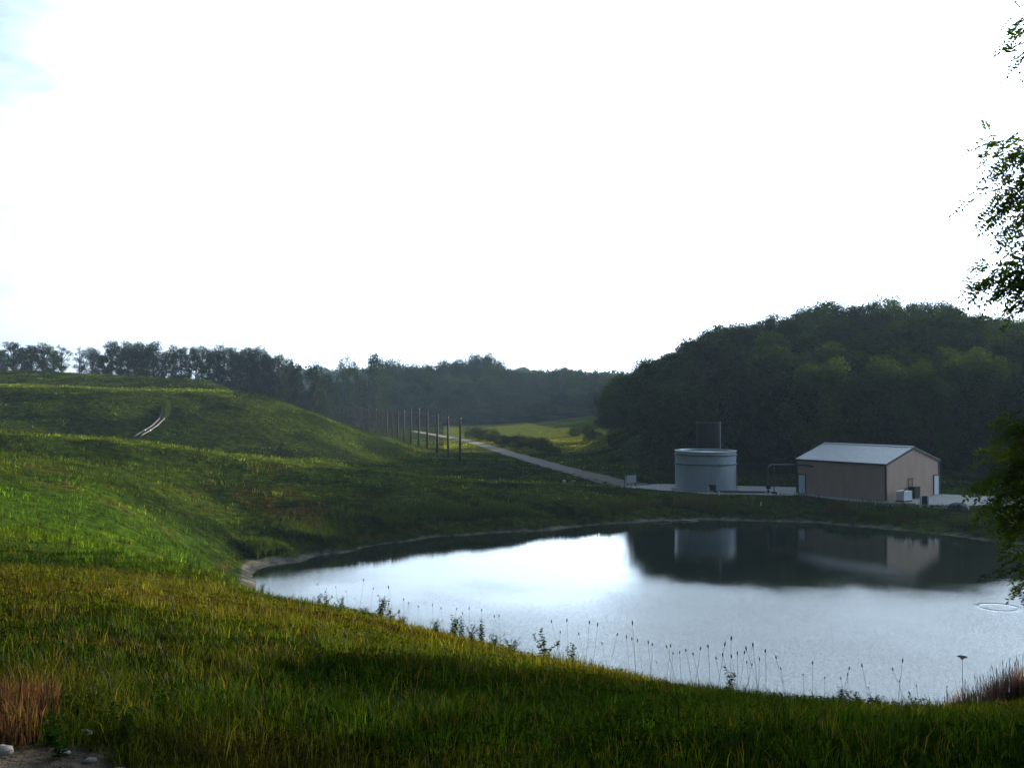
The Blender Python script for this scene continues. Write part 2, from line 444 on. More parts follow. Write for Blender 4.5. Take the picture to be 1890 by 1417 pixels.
# wind reaches the open water near the bank, the far side lies calm
wy = nmath(N, L, "MULTIPLY_ADD", big.outputs["Fac"], 34.0, sep.outputs["Y"])
calm = nrange(N, L, wy, 74.0, 100.0, 1.0, .05)
hgt = nmath(N, L, "MULTIPLY_ADD", w2.outputs["Fac"], .35, w1.outputs["Fac"])
hgt = nmath(N, L, "MULTIPLY", hgt, calm)
# rings spreading from a rising fish, near the right-hand side
RING = (32.5, 68.5)
dv = N.new("ShaderNodeVectorMath"); dv.operation = "DISTANCE"; dv.inputs[1].default_value = (RING[0], RING[1], 0)
L.new(tcw.outputs["Object"], dv.inputs[0])
e = nmath(N, L, "POWER", nmath(N, L, "ABSOLUTE", nmath(N, L, "MULTIPLY", nmath(N, L, "SUBTRACT", dv.outputs["Value"], 1.25), 4.0)), 2.0)
ring = nmath(N, L, "MULTIPLY", nmath(N, L, "EXPONENT", nmath(N, L, "MULTIPLY", e, -2.0)), .55)
hgt = nmath(N, L, "ADD", hgt, ring)
bump(N, L, hgt, p, 1.0, .036)

M_gravel = simple("gravel", (.47, .46, .45), (.34, .335, .325), .95, 0, 1.6, .6, .04)
M_track = simple("gravel_track", (.135, .118, .095), (.085, .074, .058), .95, 0, .9, .6, .05)
M_bark = simple("bark", (.085, .065, .048), (.045, .036, .028), .9, 0, 5, .8, .03, stretch=(1, 1, .25))
M_polewood = simple("weathered_pole_wood", (.10, .075, .055), (.06, .046, .036), .85, 0, 3, .4, .01, stretch=(1, 1, .1))
M_net = simple("brown_netting", (.17, .085, .055), (.12, .06, .04), .8)
M_siding, N, L, p = mat("tan_metal_siding")
p.inputs["Roughness"].default_value = .55; p.inputs["Specular IOR Level"].default_value = .3
nn = noise(N, L, .9, 5, .6, stretch=(1, 1, .3))
rr = ramp(N, L, nn.outputs["Fac"], [(.3, (.54, .365, .285)), (.7, (.45, .305, .24))]); L.new(rr.outputs[0], p.inputs["Base Color"])
M_roof = simple("galvanised_roof_sheet", (.39, .41, .43), (.31, .335, .36), .42, .0, 1.2)
M_trim = simple("dark_trim", (.075, .055, .048), (.06, .045, .04), .5)
M_door = simple("pale_door_paint", (.62, .72, .78), (.55, .66, .74), .45, 0, 2)
M_knob = simple("steel_handle", (.3, .3, .3), None, .3, 1)
M_tank = simple("glass_fused_tank_panel", (.42, .49, .55), (.33, .40, .47), .3, 0, .8, stretch=(1, 1, .4))
M_tanktrim = simple("tank_band_steel", (.13, .17, .21), (.10, .13, .17), .4, .3)
M_rim = simple("galvanised_rim", (.66, .70, .72), (.55, .6, .62), .3, .6)
M_conc = simple("concrete", (.42, .41, .39), (.32, .31, .29), .9, 0, 1.5, .3, .01)
M_rust = simple("dark_rusted_steel", (.022, .014, .012), (.014, .010, .009), .75, 0, 1.2, .2, .01)
M_pipe = simple("dark_pipe", (.05, .05, .055), (.035, .035, .04), .45)
M_palepipe = simple("weathered_pale_pipe", (.30, .26, .22), (.22, .19, .16), .5)
M_hdpe = simple("black_plastic_pipe", (.035, .034, .035), (.02, .02, .021), .55)
M_white = simple("white_plastic", (.72, .76, .78), (.62, .67, .70), .45)
M_blackbox = simple("black_painted_steel", (.018, .018, .02), (.012, .012, .014), .5)
M_tarp = simple("dark_tarpaulin", (.028, .03, .035), (.018, .019, .022), .5, 0, 2, .6, .06)
M_stone = simple("pale_stone", (.27, .255, .235), (.17, .16, .145), .9, 0, 9, .6, .02)
LEAF = {
 "dark": leafy("dark_leaf", .3, .6, ((.014, .027, .009), (.024, .044, .010), .35), var=.5, spec=0),
 "mid": leafy("mid_leaf", .32, .6, ((.024, .045, .010), (.038, .064, .013), .3), spec=0),
 "light": leafy("light_leaf", .38, .6, spec=0, fixed=((.042, .074, .014), (.062, .098, .018), .3)),
 "weed": leafy("weed_leaf", .45, .55, ((.014, .034, .006), (.026, .055, .008), 6.0), spec=0, warm=(1.7, 1.6, .6)),
 "locust": leafy("locust_leaf", .5, .5, ((.050, .085, .012), (.080, .120, .018), 3.0), spec=0, warm=(1.7, 1.6, .6)),
}
M_stem = simple("weed_stem", (.065, .075, .028), (.05, .05, .022), .7, 0, 20)
M_seed = simple("brown_seed_head", (.055, .040, .026), (.035, .026, .018), .85, 0, 60, .5, .004)

# ------------------------------------------------------------------ ground sheet
ys = np.concatenate([[-60, -30, -12, -4, 0, 1.5], np.arange(2.5, 40, .28), np.arange(40, 64, .9), np.arange(64, 90, .4), np.arange(90, 150, .55),
                     np.arange(150, 275, 1.1), 275 * np.exp(np.linspace(0, math.log(1300 / 275), 70))])
ss = np.concatenate([np.linspace(-1.55, -.66, 26)[:-1], np.linspace(-.66, .66, 470), np.linspace(.66, 1.55, 26)[1:]])
YY, SS = np.meshgrid(ys, ss, indexing="ij")
XX = SS * (np.abs(YY) + 8)
ZZ = gz(XX, YY)
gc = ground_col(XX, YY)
gc = lerp3(gc, np.broadcast_to(c3(.115, .11, .10), gc.shape) * (.7 + .6 * fbm(XX, YY, 1.2, 50, 3))[..., None], mud_mask(XX, YY) * (YY < 130))
gc = lerp3(gc, np.broadcast_to(c3(.16, .125, .10), gc.shape) * (.6 + .8 * fbm(XX, YY, .35, 53, 3))[..., None], dirt_mask(XX, YY))
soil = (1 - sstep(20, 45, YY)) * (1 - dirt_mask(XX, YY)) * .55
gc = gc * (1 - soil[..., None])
ny_, nx_ = XX.shape
idx = np.arange(ny_ * nx_).reshape(ny_, nx_)
quads = np.stack([idx[:-1, :-1], idx[:-1, 1:], idx[1:, 1:], idx[1:, :-1]], -1).reshape(-1, 4)
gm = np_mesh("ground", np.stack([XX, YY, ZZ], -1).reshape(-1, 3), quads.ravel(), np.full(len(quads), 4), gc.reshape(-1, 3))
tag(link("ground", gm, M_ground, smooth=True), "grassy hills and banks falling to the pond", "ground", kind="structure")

# pond
wv = MB().add([(-40, 22, 0), (95, 22, 0), (95, 122, 0), (-40, 122, 0)], [(0, 1, 2, 3)])
tag(wv.build("water", M_water), "still pond reflecting the bright sky, the tank and the wood", "pond", kind="structure")

# gravel yard and track ---------------------------------------------
def sheet(name, left, right, nl, nw, material, lift, label, cat):
    """a draped sheet between two polylines"""
    def res(pl, n):
        pl = np.array(pl, float); d = np.r_[0, np.cumsum(np.hypot(*np.diff(pl, axis=0).T))]
        q = np.linspace(0, d[-1], n)
        return np.stack([np.interp(q, d, pl[:, 0]), np.interp(q, d, pl[:, 1])], -1)
    a, b = res(left, nl), res(right, nl)
    t = np.linspace(0, 1, nw)[None, :, None]
    Pn = a[:, None] * (1 - t) + b[:, None] * t
    Pn = Pn + (np.stack([fbm(Pn[..., 0], Pn[..., 1], 2.5, 60, 2), fbm(Pn[..., 0], Pn[..., 1], 2.5, 63, 2)], -1) - .5) * .9 * ((t < .01) | (t > .99))
    z = gz(Pn[..., 0], Pn[..., 1]) + lift
    V = np.concatenate([Pn, z[..., None]], -1).reshape(-1, 3)
    ii = np.arange(nl * nw).reshape(nl, nw)
    q = np.stack([ii[:-1, :-1], ii[1:, :-1], ii[1:, 1:], ii[:-1, 1:]], -1).reshape(-1, 4)
    return tag(link(name, np_mesh(name, V, q.ravel(), np.full(len(q), 4)), material, smooth=True), label, cat, kind="structure")
front = [(14, 136.5), (18, 134), (24, 128.5), (33, 126.5), (36, 126), (40.5, 119), (44, 116.6), (55, 114.6), (75, 111.5)]
back = [(16, 142), (22, 142), (30, 140), (37, 138), (45, 134.5), (52, 129.5), (58, 126), (75, 124), (92, 121)]
sheet("gravel_yard", front, back, 120, 26, M_gravel, .06, "pale gravel yard round the tank and the shed", "yard")
road_c = [(16.5, 139.5), (13.5, 150), (9.3, 168), (4.5, 190), (.2, 210), (-5, 238), (-11, 268), (-23, 308), (-33, 340)]
rc = np.array(road_c); tg = np.gradient(rc, axis=0); tg /= np.hypot(tg[:, 0], tg[:, 1])[:, None]
nr = np.stack([tg[:, 1], -tg[:, 0]], -1)
w_ = np.array([3.2, 2.3, 2.2, 2.1, 2.0, 1.9, 1.8, 1.6, 1.2])[:, None]
sheet("gravel_track", rc - nr * w_, rc + nr * w_, 220, 6, M_track, .09, "grey gravel track running back past the tall poles", "road")

# ------------------------------------------------------------------ shed
PZ = 1.66
def shed():
    p0 = Vector((43.6, 119.5, 0)); pl = Vector((35.9, 129.0, 0)); pr = Vector((52.9, 127.1, 0))
    ax = (pl - p0); Lx = ax.length; ax.normalize()           # long wall, away from the near corner
    ay = Vector((-ax.y, ax.x, 0));
    if ay.dot(pr - p0) < 0: ay = -ay
    Ly = (pr - p0).length
    he, hr = 4.3, 6.05
    root = empty("metal_shed", (p0.x, p0.y, PZ), "tan metal shed with a pale ribbed gable roof by the pond", "shed")
    def W(a, b, z): q = ax * a + ay * b; return (q.x, q.y, z)
    def wallmesh(pts, name, m=M_siding): return MB().add(pts, [tuple(range(len(pts)))]).build(name, m, root)
    # ribbed siding: real ribs pressed into one sheet per wall
    def ribbed(o, d, n_out, length, top, name):
        mb = MB(); k = int(length / .30); xs = []
        for i in range(k):
            a = i * length / k; s = length / k
            xs += [(a, 0), (a + s * .62, 0), (a + s * .70, .012), (a + s * .92, .012)]
        xs.append((length, 0))
        vs = []
        for (a, off) in xs:
            q = o + d * a + n_out * off
            vs += [(q.x, q.y, 0), (q.x, q.y, top(a))]
        fs = [(2 * i, 2 * i + 2, 2 * i + 3, 2 * i + 1) for i in range(len(xs) - 1)]
        return mb.add(vs, fs).build(name, M_siding, root)
    Z = Vector((0, 0, 0))
    ga = lambda b: he + (hr - he) * (1 - abs(b - Ly / 2) / (Ly / 2)) - .02
    ribbed(Z, ax, -ay, Lx, lambda a: he, "wall")
    ribbed(Z, ay, -ax, Ly, ga, "wall")
    ribbed(ay * Ly, ax, ay, Lx, lambda a: he, "wall")
    ribbed(ax * Lx, ay, ax, Ly, ga, "wall")
    # concrete footing
    f = MB(); c = ax * (Lx / 2) + ay * (Ly / 2)
    f.box((c.x, c.y, -.12), (Lx + .3, Ly + .3, .5), math.atan2(ax.y, ax.x))
    f.build("footing", M_conc, root)
    # roof slopes with overhang and standing ribs
    rf = MB(); oh, og = .14, .12
    n_up = None
    for side in (0, 1):
        b0, b1 = (-oh, Ly / 2) if side == 0 else (Ly + oh, Ly / 2)
        z0, z1 = he - oh * (hr - he) / (Ly / 2) + .05, hr + .05
        vs = [W(-og, b0, z0), W(Lx + og, b0, z0), W(Lx + og, b1, z1), W(-og, b1, z1)]
        vs += [W(-og, b0, z0 + .06), W(Lx + og, b0, z0 + .06), W(Lx + og, b1, z1 + .06), W(-og, b1, z1 + .06)]
        fs = [(0, 1, 2, 3), (7, 6, 5, 4), (0, 4, 5, 1), (3, 2, 6, 7), (0, 3, 7, 4), (1, 5, 6, 2)]
        rf.add(vs, fs)
        k = 26
        for i in range(k + 1):
            a = -og + .03 + i * (Lx + 2 * og - .1) / k
            vs = [W(a, b0, z0 + .062), W(a + .05, b0, z0 + .062), W(a + .05, b1, z1 + .062), W(a, b1, z1 + .062),
                  W(a + .01, b0, z0 + .11), W(a + .04, b0, z0 + .11), W(a + .04, b1, z1 + .11), W(a + .01, b1, z1 + .11)]
            rf.add(vs, [(7, 6, 5, 4), (0, 4, 5, 1), (3, 2, 6, 7), (0, 3, 7, 4), (1, 5, 6, 2)])
    roof = rf.build("roof", M_roof, root)
    rc_ = MB(); q = [W(-og - .02, Ly / 2 - .22, hr + .13), W(Lx + og + .02, Ly / 2 - .22, hr + .13), W(Lx + og + .02, Ly / 2, hr + .20), W(-og - .02, Ly / 2, hr + .20), W(Lx + og + .02, Ly / 2 + .22, hr + .13), W(-og - .02, Ly / 2 + .22, hr + .13)]
    rc_.add(q, [(0, 1, 2, 3), (3, 2, 4, 5)]).build("ridge_cap", M_roof, roof)
    # trims: eave, rake, corners
    t = MB()
    ang = math.atan2(ax.y, ax.x)
    e1 = ax * (Lx / 2) - ay * (oh + .04)
    t.box((e1.x, e1.y, he - .05), (Lx + 2 * og + .1, .06, .22), ang)
    t.build("eave_trim", M_trim, root)
    t = MB()
    for b0 in (-oh, Ly + oh):
        z0 = he - oh * (hr - he) / (Ly / 2)
        vs = [W(-og - .05, b0, z0 - .14), W(-og - .05, Ly / 2, hr - .14), W(-og - .05, Ly / 2, hr + .1), W(-og - .05, b0, z0 + .1),
              W(-og - .005, b0, z0 - .14), W(-og - .005, Ly / 2, hr - .14), W(-og - .005, Ly / 2, hr + .1), W(-og - .005, b0, z0 + .1)]
        t.add(vs, [(0, 1, 2, 3), (7, 6, 5, 4), (0, 4, 5, 1), (1, 5, 6, 2), (2, 6, 7, 3), (3, 7, 4, 0)])
    t.build("rake_trim", M_trim, root)
    for q in (Z, ay * Ly, ax * Lx):
        MB().box((q.x, q.y, he / 2 - .03), (.2, .2, he - .1), ang).build("corner_trim", M_trim, root)
    # doors
    def door(o, d, n_out, a, w, h):
        c = o + d * a + n_out * .06
        an = math.atan2(d.y, d.x)
        dr = MB().box((c.x, c.y, h / 2 + .12), (w, .07, h), an).build("door", M_door, root)
        fr = MB()
        for s in (-1, 1):
            k = c + d * (s * (w / 2 + .05)); fr.box((k.x, k.y, h / 2 + .14), (.09, .10, h + .05), an)
        fr.box((c.x, c.y, h + .20), (w + .2, .10, .09), an)
        fr.build("door_frame", M_trim, dr)
        k = c + d * (w / 2 - .12) + n_out * .07
        MB().box((k.x, k.y, 1.1), (.14, .05, .05), an).build("handle", M_knob, dr)
    door(Z, ax, -ay, Lx - .75, .95, 2.25)
    door(Z, ay, -ax, Ly - .75, 1.05, 2.3)
    # exhaust duct framed on the gable wall
    dm = MB(); c = ay * (Ly * .44)
    for s in (-.45, .45):
        k = c + ay * s - ax * .09; dm.tube([(k.x, k.y, 1.5), (k.x, k.y, 2.35)], .045)
    k0, k1 = c - ay * .62 - ax * .09, c + ay * .62 - ax * .09
    dm.tube([(k0.x, k0.y, 2.38), (k1.x, k1.y, 2.38)], .06)
    dm.build("exhaust_pipe", simple("reddish_pipe", (.20, .10, .085), None, .5), root)
    return root, ax, ay, p0, Lx, Ly
SHED, AX, AY, P0, LX, LY = shed()
def shed_pt(a, b, out=0.0, z=0.0):
    q = P0 + AX * a + AY * b; return Vector((q.x, q.y, PZ + z))
ANG_X, ANG_Y = math.atan2(AX.y, AX.x), math.atan2(AY.y, AY.x)

# black cabinet against the gable
def cabinet():
    c = shed_pt(-.55, LY * .44)
    r = empty("generator_cabinet", c, "square black cabinet against the gable wall below the reddish pipe", "cabinet", rz=ANG_Y)
    MB().box((0, 0, .75), (1.25, .8, 1.3)).build("body", M_blackbox, r)
    MB().box((0, 0, .05), (1.35, .9, .1)).build("plinth", M_conc, r)
    l = MB()
    for i in range(5): l.box((0, .415, .45 + i * .15), (.9, .03, .05))
    l.build("louvre", M_trim, r)
    MB().box((0, 0, 1.43), (1.33, .88, .06)).build("lid", M_blackbox, r)
cabinet()
# caged white tote
def tote():
    c = shed_pt(-1.5, 1.35)
    r = empty("caged_tote", c, "white caged liquid tote beside the near corner of the tan shed", "tank", rz=ANG_Y)
    MB().box((0, 0, .72), (1.66, .95, 1.0)).build("bottle", M_white, r)
    cg = MB()
    for i in range(8):
        x = -.86 + i * 1.72 / 7
        for y in (-.5, .5): cg.tube([(x, y, .16), (x, y, 1.26)], .018, 5)
    for z in (.22, .55, .9, 1.26):
        for y in (-.5, .5): cg.tube([(-.88, y, z), (.88, y, z)], .018, 5)
        for x in (-.88, .88): cg.tube([(x, -.5, z), (x, .5, z)], .018, 5)
    cg.build("cage", M_rim, r)
    pl = MB()
    for x in (-.75, 0, .75): pl.box((x, 0, .08), (.16, 1.05, .16))
    pl.box((0, 0, .185), (1.78, 1.05, .04))
    pl.build("pallet", M_polewood, r)
    MB().tube([(0, 0, 1.22), (0, 0, 1.3)], .14, 12).build("cap", M_blackbox, r)
tote()
# two white posts with a dark panel standing between, and low kerb
def bollard(px, Y, label):
    q = at(px, Y)
    r = empty("white_bollard", q, label, "bollard", "white posts in front of the shed's gable door")
    MB().lathe([(.11, 0), (.11, 1.25), (.09, 1.32), (.001, 1.35)], 14).build("post", M_white, r, True)
    MB().lathe([(.2, -.05), (.2, .06), (.13, .07)], 14).build("base", M_conc, r)
bollard(1698.5, 114.6, "left white post beside the dark panel in front of the shed's gable door")
bollard(1712.5, 114.4, "right white post beside the dark panel in front of the shed's gable door")
q = at(1705.5, 114.7)
r = empty("dark_panel", q, "dark upright panel standing between two white posts", "panel")
MB().box((0, 0, .78), (.62, .06, .95)).build("sheet", M_blackbox, r)
for s in (-.27, .27): MB().box((s, .06, .4), (.05, .05, 1.0)).build("leg", M_trim, r)
# low concrete kerb by the shed's near corner
k = MB()
pts = [(1612, 116.6), (1640, 116.0), (1662, 115.7), (1690, 115.2)]
for (a, b) in zip(pts[:-1], pts[1:]):
    A, B = at(*a), at(*b); c = (A + B) / 2; d = B - A
    k.box((c.x, c.y, c.z + .12), (d.length + .02, .35, .55), math.atan2(d.y, d.x))
tag(k.build("concrete_kerb", M_conc), "low pale concrete kerb along the bank below the shed's gable", "kerb")
# tarp-covered heap
def heap():
    q = at(1768, 112.5)
    r = empty("covered_heap", q, "low dark tarpaulin-covered heap on the gravel right of the shed", "heap")
    n, m_ = 22, 9
    vs, fs = [], []
    for j in range(m_):
        t = j / (m_ - 1)
        for i in range(n):
            w = 2 * math.pi * i / n
            rad = math.cos(t * math.pi / 2) ** .55
            k1 = 1 + .12 * math.sin(3 * w + 1) + .08 * math.sin(7 * w)
            vs.append((1.15 * rad * k1 * math.cos(w), .8 * rad * k1 * math.sin(w), -.08 + .82 * math.sin(t * math.pi / 2) + .05 * math.sin(5 * w + 6 * t)))
    for j in range(m_ - 1):
        for i in range(n):
            fs.append((j * n + i, j * n + (i + 1) % n, (j + 1) * n + (i + 1) % n, (j + 1) * n + i))
    MB().add(vs, fs).build("tarpaulin", M_tarp, r, True)
    rp = MB(); rp.tube([(-1.15, -.3, .05), (-.5, -.55, .55), (.3, -.6, .62), (1.1, -.35, .05)], .025, 5)
    rp.build("rope", M_palepipe, r)
heap()
def slab(px, Y, w, h, label):
    q = at(px, Y)
    o = MB(); 
    o.add([(-w/2, -.3, 0), (w/2, -.34, -.02), (w/2 - .05, .3, 0), (-w/2 + .06, .28, 0), (-w/2 + .05, -.22, h), (w/2 - .1, -.24, h * .8), (w/2 - .1, .2, h * .85), (-w/2 + .1, .2, h * .95)],
          [(3, 2, 1, 0), (4, 5, 6, 7), (0, 1, 5, 4), (1, 2, 6, 5), (2, 3, 7, 6), (3, 0, 4, 7)])
    ob = o.build("stone_block", M_stone); ob.location = q
    tag(ob, label, "stone", "loose pale blocks on the gravel")
slab(1742, 113, 1.0, .32, "flat pale block beside the left end of the tarpaulin-covered heap")
slab(1728, 113.6, .6, .22, "smaller pale block between the dark panel and the tarpaulin heap")

# ------------------------------------------------------------------ tank and flare stack
def tank():
    c = Vector((25.4, 134.5, PZ - .02))
    r = empty("storage_tank", c, "squat round blue-grey bolted tank with two dark bands", "tank")
    Rr, H = 3.93, 5.05
    prof = [(Rr, .25)]
    for k in range(1, 5):                       # overlapping rings of panels
        z = .25 + (H - .25) * k / 4
        prof += [(Rr + .0, z - .03), (Rr + .018, z - .028), (Rr + .018, z)]
    sm = MB().lathe(prof, 72)
    for k in range(20):
        w = 2 * math.pi * k / 20
        for lev in range(4):
            w2 = w + (math.pi / 20 if lev % 2 else 0)
            z = .25 + (H - .25) * (lev + .5) / 4
            sm.box(((Rr + .012) * math.cos(w2), (Rr + .012) * math.sin(w2), z), (.012, .05, (H - .25) / 4 - .06), w2)
    sm.build("shell", M_tank, r)
    for z in (H - .42, H - 1.62):
        b = MB(); b.lathe([(Rr + .02, z - .07), (Rr + .14, z - .07), (Rr + .14, z + .07), (Rr + .02, z + .07)], 72)
        for k in range(24):
            w = 2 * math.pi * k / 24
            b.box(((Rr + .17) * math.cos(w), (Rr + .17) * math.sin(w), z), (.08, .12, .2), w)
        b.build("stiffener_band", M_tanktrim, r)
    MB().lathe([(Rr - .1, H - .02), (Rr + .07, H - .02), (Rr + .09, H + .1), (Rr - .08, H + .12), (Rr - .1, H - .02)], 72).build("rim", M_rim, r)
    MB().lathe([(Rr - .1, H - .25), (Rr * .5, H - .1), (.01, H)], 48).build("cover", M_tank, r, True)
    MB().lathe([(Rr + .5, -.2), (Rr + .5, .26), (Rr - .1, .27)], 48).build("base_slab", M_conc, r)
    # ladder on the right-hand side
    la = MB(); w = R(-28)
    rx, ry = math.cos(w), math.sin(w)
    for s in (-.22, .22):
        px_, py_ = (Rr + .22) * rx - s * ry, (Rr + .22) * ry + s * rx
        la.tube([(px_, py_, .3), (px_, py_, 2.6)], .035, 6)
    for i in range(8):
        z = .5 + i * .28
        la.tube([((Rr + .22) * rx + .22 * ry, (Rr + .22) * ry - .22 * rx, z), ((Rr + .22) * rx - .22 * ry, (Rr + .22) * ry + .22 * rx, z)], .02, 5)
    la.build("ladder", M_tanktrim, r)
    mh = MB().box((.1, -Rr - .22, .62), (.85, .5, .7)).build("valve_box", M_blackbox, r)
    MB().box((-.42, -Rr - .25, .5), (.28, .4, .45)).build("meter_box", M_white, r)
tank()
def stack():
    c = Vector((27.2, 142.3, PZ - .05))
    r = empty("flare_stack", c, "dark rusty round stack rising behind the tank", "flare stack")
    MB().lathe([(1.72, 0), (1.72, .3), (1.57, .31), (1.57, 8.6), (1.5, 8.62), (1.5, .5)], 40).build("shroud", M_rust, r, False)
    MB().lathe([(1.57, 8.5), (1.66, 8.5), (1.66, 8.66), (1.49, 8.66)], 40).build("rim", simple("rust_rim", (.04, .022, .018), None, .6), r)
    for z in (2.2, 4.3, 6.4): MB().lathe([(1.575, z - .06), (1.64, z - .06), (1.64, z + .06), (1.575, z + .06)], 40).build("stiffener_band", M_rust, r)
    MB().tube([(1.62, -.55, 0), (1.62, -.55, 8.75)], .055, 8).build("riser_pipe", M_rim, r)
stack()

# ------------------------------------------------------------------ pipework
def pipework():
    top = zrow(857.5, 128)
    a = shed_pt(LX - 2.6, -.35); b = shed_pt(LX + .2, -.35)
    e1 = Vector(((1422 - CX) / F * 128.6, 128.6, 0))
    r = empty("overhead_pipe", (e1.x, e1.y, PZ), "overhead pipe reaching from the shed wall to a dark riser beside it", "pipe")
    o = r.location
    zt = top - PZ
    MB().tube([Vector((a.x, a.y, zt + PZ - .08)) - o, Vector((b.x, b.y, zt + PZ)) - o], .13, 10).build("wall_pipe", M_pipe, r)
    MB().tube([Vector((b.x, b.y, zt + PZ)) - o, (.6, 0, zt + .02), (.15, 0, zt + .02), (-.15, 0, zt - .1), (-.3, 0, zt - .3)], .075, 10).build("pipe_run", M_palepipe, r)
    MB().tube([(-.3, 0, zt - .28), (-.3, 0, 0)], .11, 10).build("riser", M_pipe, r)
    MB().tube([(.42, 0, zt - .05), (.42, 0, 0)], .08, 8).build("support_post", M_pipe, r)
    v = MB(); v.tube([(-.3, 0, .2), (-.3, 0, .35)], .3, 12); v.box((-.3, 0, .9), (.5, .45, .55)); v.box((.42, 0, .1), (.6, .5, .3))
    v.build("valve", M_blackbox, r)
    # pipe along the ground from the tank to the riser
    s = [at(1316, 129.6), at(1350, 129.2), at(1380, 128.9), at(1412, 128.8)]
    g = empty("ground_pipe", s[0], "dark pipe lying along the gravel between the tank and the riser", "pipe")
    MB().tube([p_ - s[0] + Vector((0, 0, .22)) for p_ in s], .13, 10).build("pipe_run", M_pipe, g)
    for i, p_ in enumerate(s[:3]):
        q_ = p_ - s[0]; MB().box((q_.x, q_.y, .05), (.3, .5, .2)).build("block", M_conc, g)
pipework()
def post_small(px, Y, h, w, name, label, cat, m=None):
    q = at(px, Y)
    r = empty(name, q, label, cat)
    MB().lathe([(w, -.1), (w, h * .86), (w * .8, h), (.001, h + .02)], 10).build("post", m or M_white, r, True)
    MB().lathe([(w * 1.05, h * .6), (w * 1.1, h * .62), (w * 1.1, h * .72), (w * 1.05, h * .74)], 10).build("band", M_trim, r)
post_small(1326.5, 127.6, .45, .10, "marker_post", "short white marker post on the bank in front of the tank", "post")
post_small(1404, 119.5, .4, .09, "marker_post", "short pale marker post low on the bank below the riser", "post")
post_small(1041, 143, .5, .2, "marker_post", "small white marker beside the track bend", "post")
# pale board beside the track
def board():
    q = at(1163, 138.2)
    r = empty("notice_board", q, "pale board on legs standing where the track meets the yard", "sign", rz=R(4))
    MB().box((.18, 0, 1.1), (1.25, .06, .95)).build("board", M_white, r)
    for x in (-.75, -.35, .1, .75): MB().box((x, .07, .75), (.09, .09, 1.6)).build("post", M_polewood, r)
    MB().box((-.45, .0, 1.15), (.5, .05, .7)).build("side_panel", M_tank, r)
board()
def trailer():
    q = at(1063, 141.5)
    r = empty("drag_harrow", q, "low dark metal frame lying beside the track bend", "frame", rz=R(10))
    m = MB()
    for y in (-.45, .45): m.box((0, y, .3), (1.5, .08, .12))
    for x in (-.7, -.2, .3, .7): m.box((x, 0, .3), (.08, .9, .10))
    m.build("frame", M_rust, r)
    for x in (-.6, .6): MB().box((x, 0, .13), (.12, .7, .26)).build("skid", M_rust, r)
    MB().box((-.35, 0, .47), (.5, .5, .22)).build("weight", M_blackbox, r)
trailer()

# ------------------------------------------------------------------ row of tall poles with net between the far ones
ORD = ["nearest", "second", "third", "fourth", "fifth", "sixth", "seventh", "eighth", "ninth", "tenth", "eleventh", "twelfth",
       "thirteenth", "fourteenth", "fifteenth", "sixteenth", "seventeenth", "eighteenth", "nineteenth", "twentieth",
       ] + [t + u for t in ("twenty-", "thirty-", "forty-") for u in ("first", "second", "third", "fourth", "fifth", "sixth", "seventh", "eighth", "ninth", "tenth")]
ORD[29], ORD[39], ORD[49] = "thirtieth", "fortieth", "fiftieth"
pole_px = [849, 827, 807, 788.5, 773, 758.5, 745.5, 734, 724, 714, 705, 694, 680, 667, 653, 641, 633]
PA, PB = Vector((-9.9, 189)), Vector((-62, 385))
poles = []
for i, px in enumerate(pole_px):
    u = (px - CX) / F                       # bearing meets the line of the row
    t = (u * PA.y - PA.x) / ((PB.x - PA.x) - u * (PB.y - PA.y))
    X, Y = PA.x + t * (PB.x - PA.x), PA.y + t * (PB.y - PA.y)
    poles.append(Vector((X, Y, G(X, Y))))
proto = empty("tall_pole", poles[0], "nearest tall wooden pole of the row along the gravel track", "pole", "tall wooden poles along the gravel track")
pm = MB().tube([(0, 0, -.3), (.02, 0, 4), (.05, .02, 8.0)], [.25, .21, .17], 9).build("shaft", M_polewood, proto, True)
pc = MB().tube([(.05, .02, 8.0), (.05, .02, 8.1)], [.18, .15], 9).build("cap", M_trim, proto)
cb = MB(); cb.tube([(-.35, 0, 7.55), (.42, 0, 7.55)], .03, 6); cb.tube([(.045, -.1, 7.4), (.045, .1, 7.7)], .04, 6)
pb = cb.build("net_bracket", M_trim, proto)
for i, q in enumerate(poles[1:], 1):
    dup(proto, [pm, pc, pb], q, rz=random.uniform(-.6, .6), scale=(1.05, 1.05, random.uniform(.97, 1.04)),
        label=f"{ORD[i]} tall wooden pole counted from the near end of the row", tilt=(random.uniform(-.012, .012), random.uniform(-.012, .012)))
nt_ = MB()
def net_run(mb, a, b, z0, z1):
    d = (b - a); n = max(2, int(d.length / .9))
    for i in range(n):
        q = a + d * (i / n); mb.add([(q.x - .026, q.y, q.z + z0), (q.x + .026, q.y + .02, q.z + z0), (q.x + .026, q.y + .02, q.z + z1), (q.x - .026, q.y, q.z + z1)], [(0, 1, 2, 3)])
    for k in range(11):
        z = z0 + (z1 - z0) * k / 10
        mb.add([(a.x, a.y, a.z + z - .016), (b.x, b.y, b.z + z - .016), (b.x, b.y, b.z + z + .016), (a.x, a.y, a.z + z + .016)], [(0, 1, 2, 3)])
for a, b in zip(poles[7:-1], poles[8:]): net_run(nt_, a, b, .3, 7.7)
tag(nt_.build("litter_net", M_net), "brown netting hung between the far poles of the row", "net")
o_ = MB()
for a, b in zip(poles[:-1], poles[1:]): o_.tube([a + Vector((.05, .02, 7.55)), (a + b) / 2 + Vector((.05, .02, 7.35)), b + Vector((.05, .02, 7.55))], .012, 4, False)
tag(o_.build("top_cable", M_pipe), "thin cable strung along the tops of the tall poles", "cable")

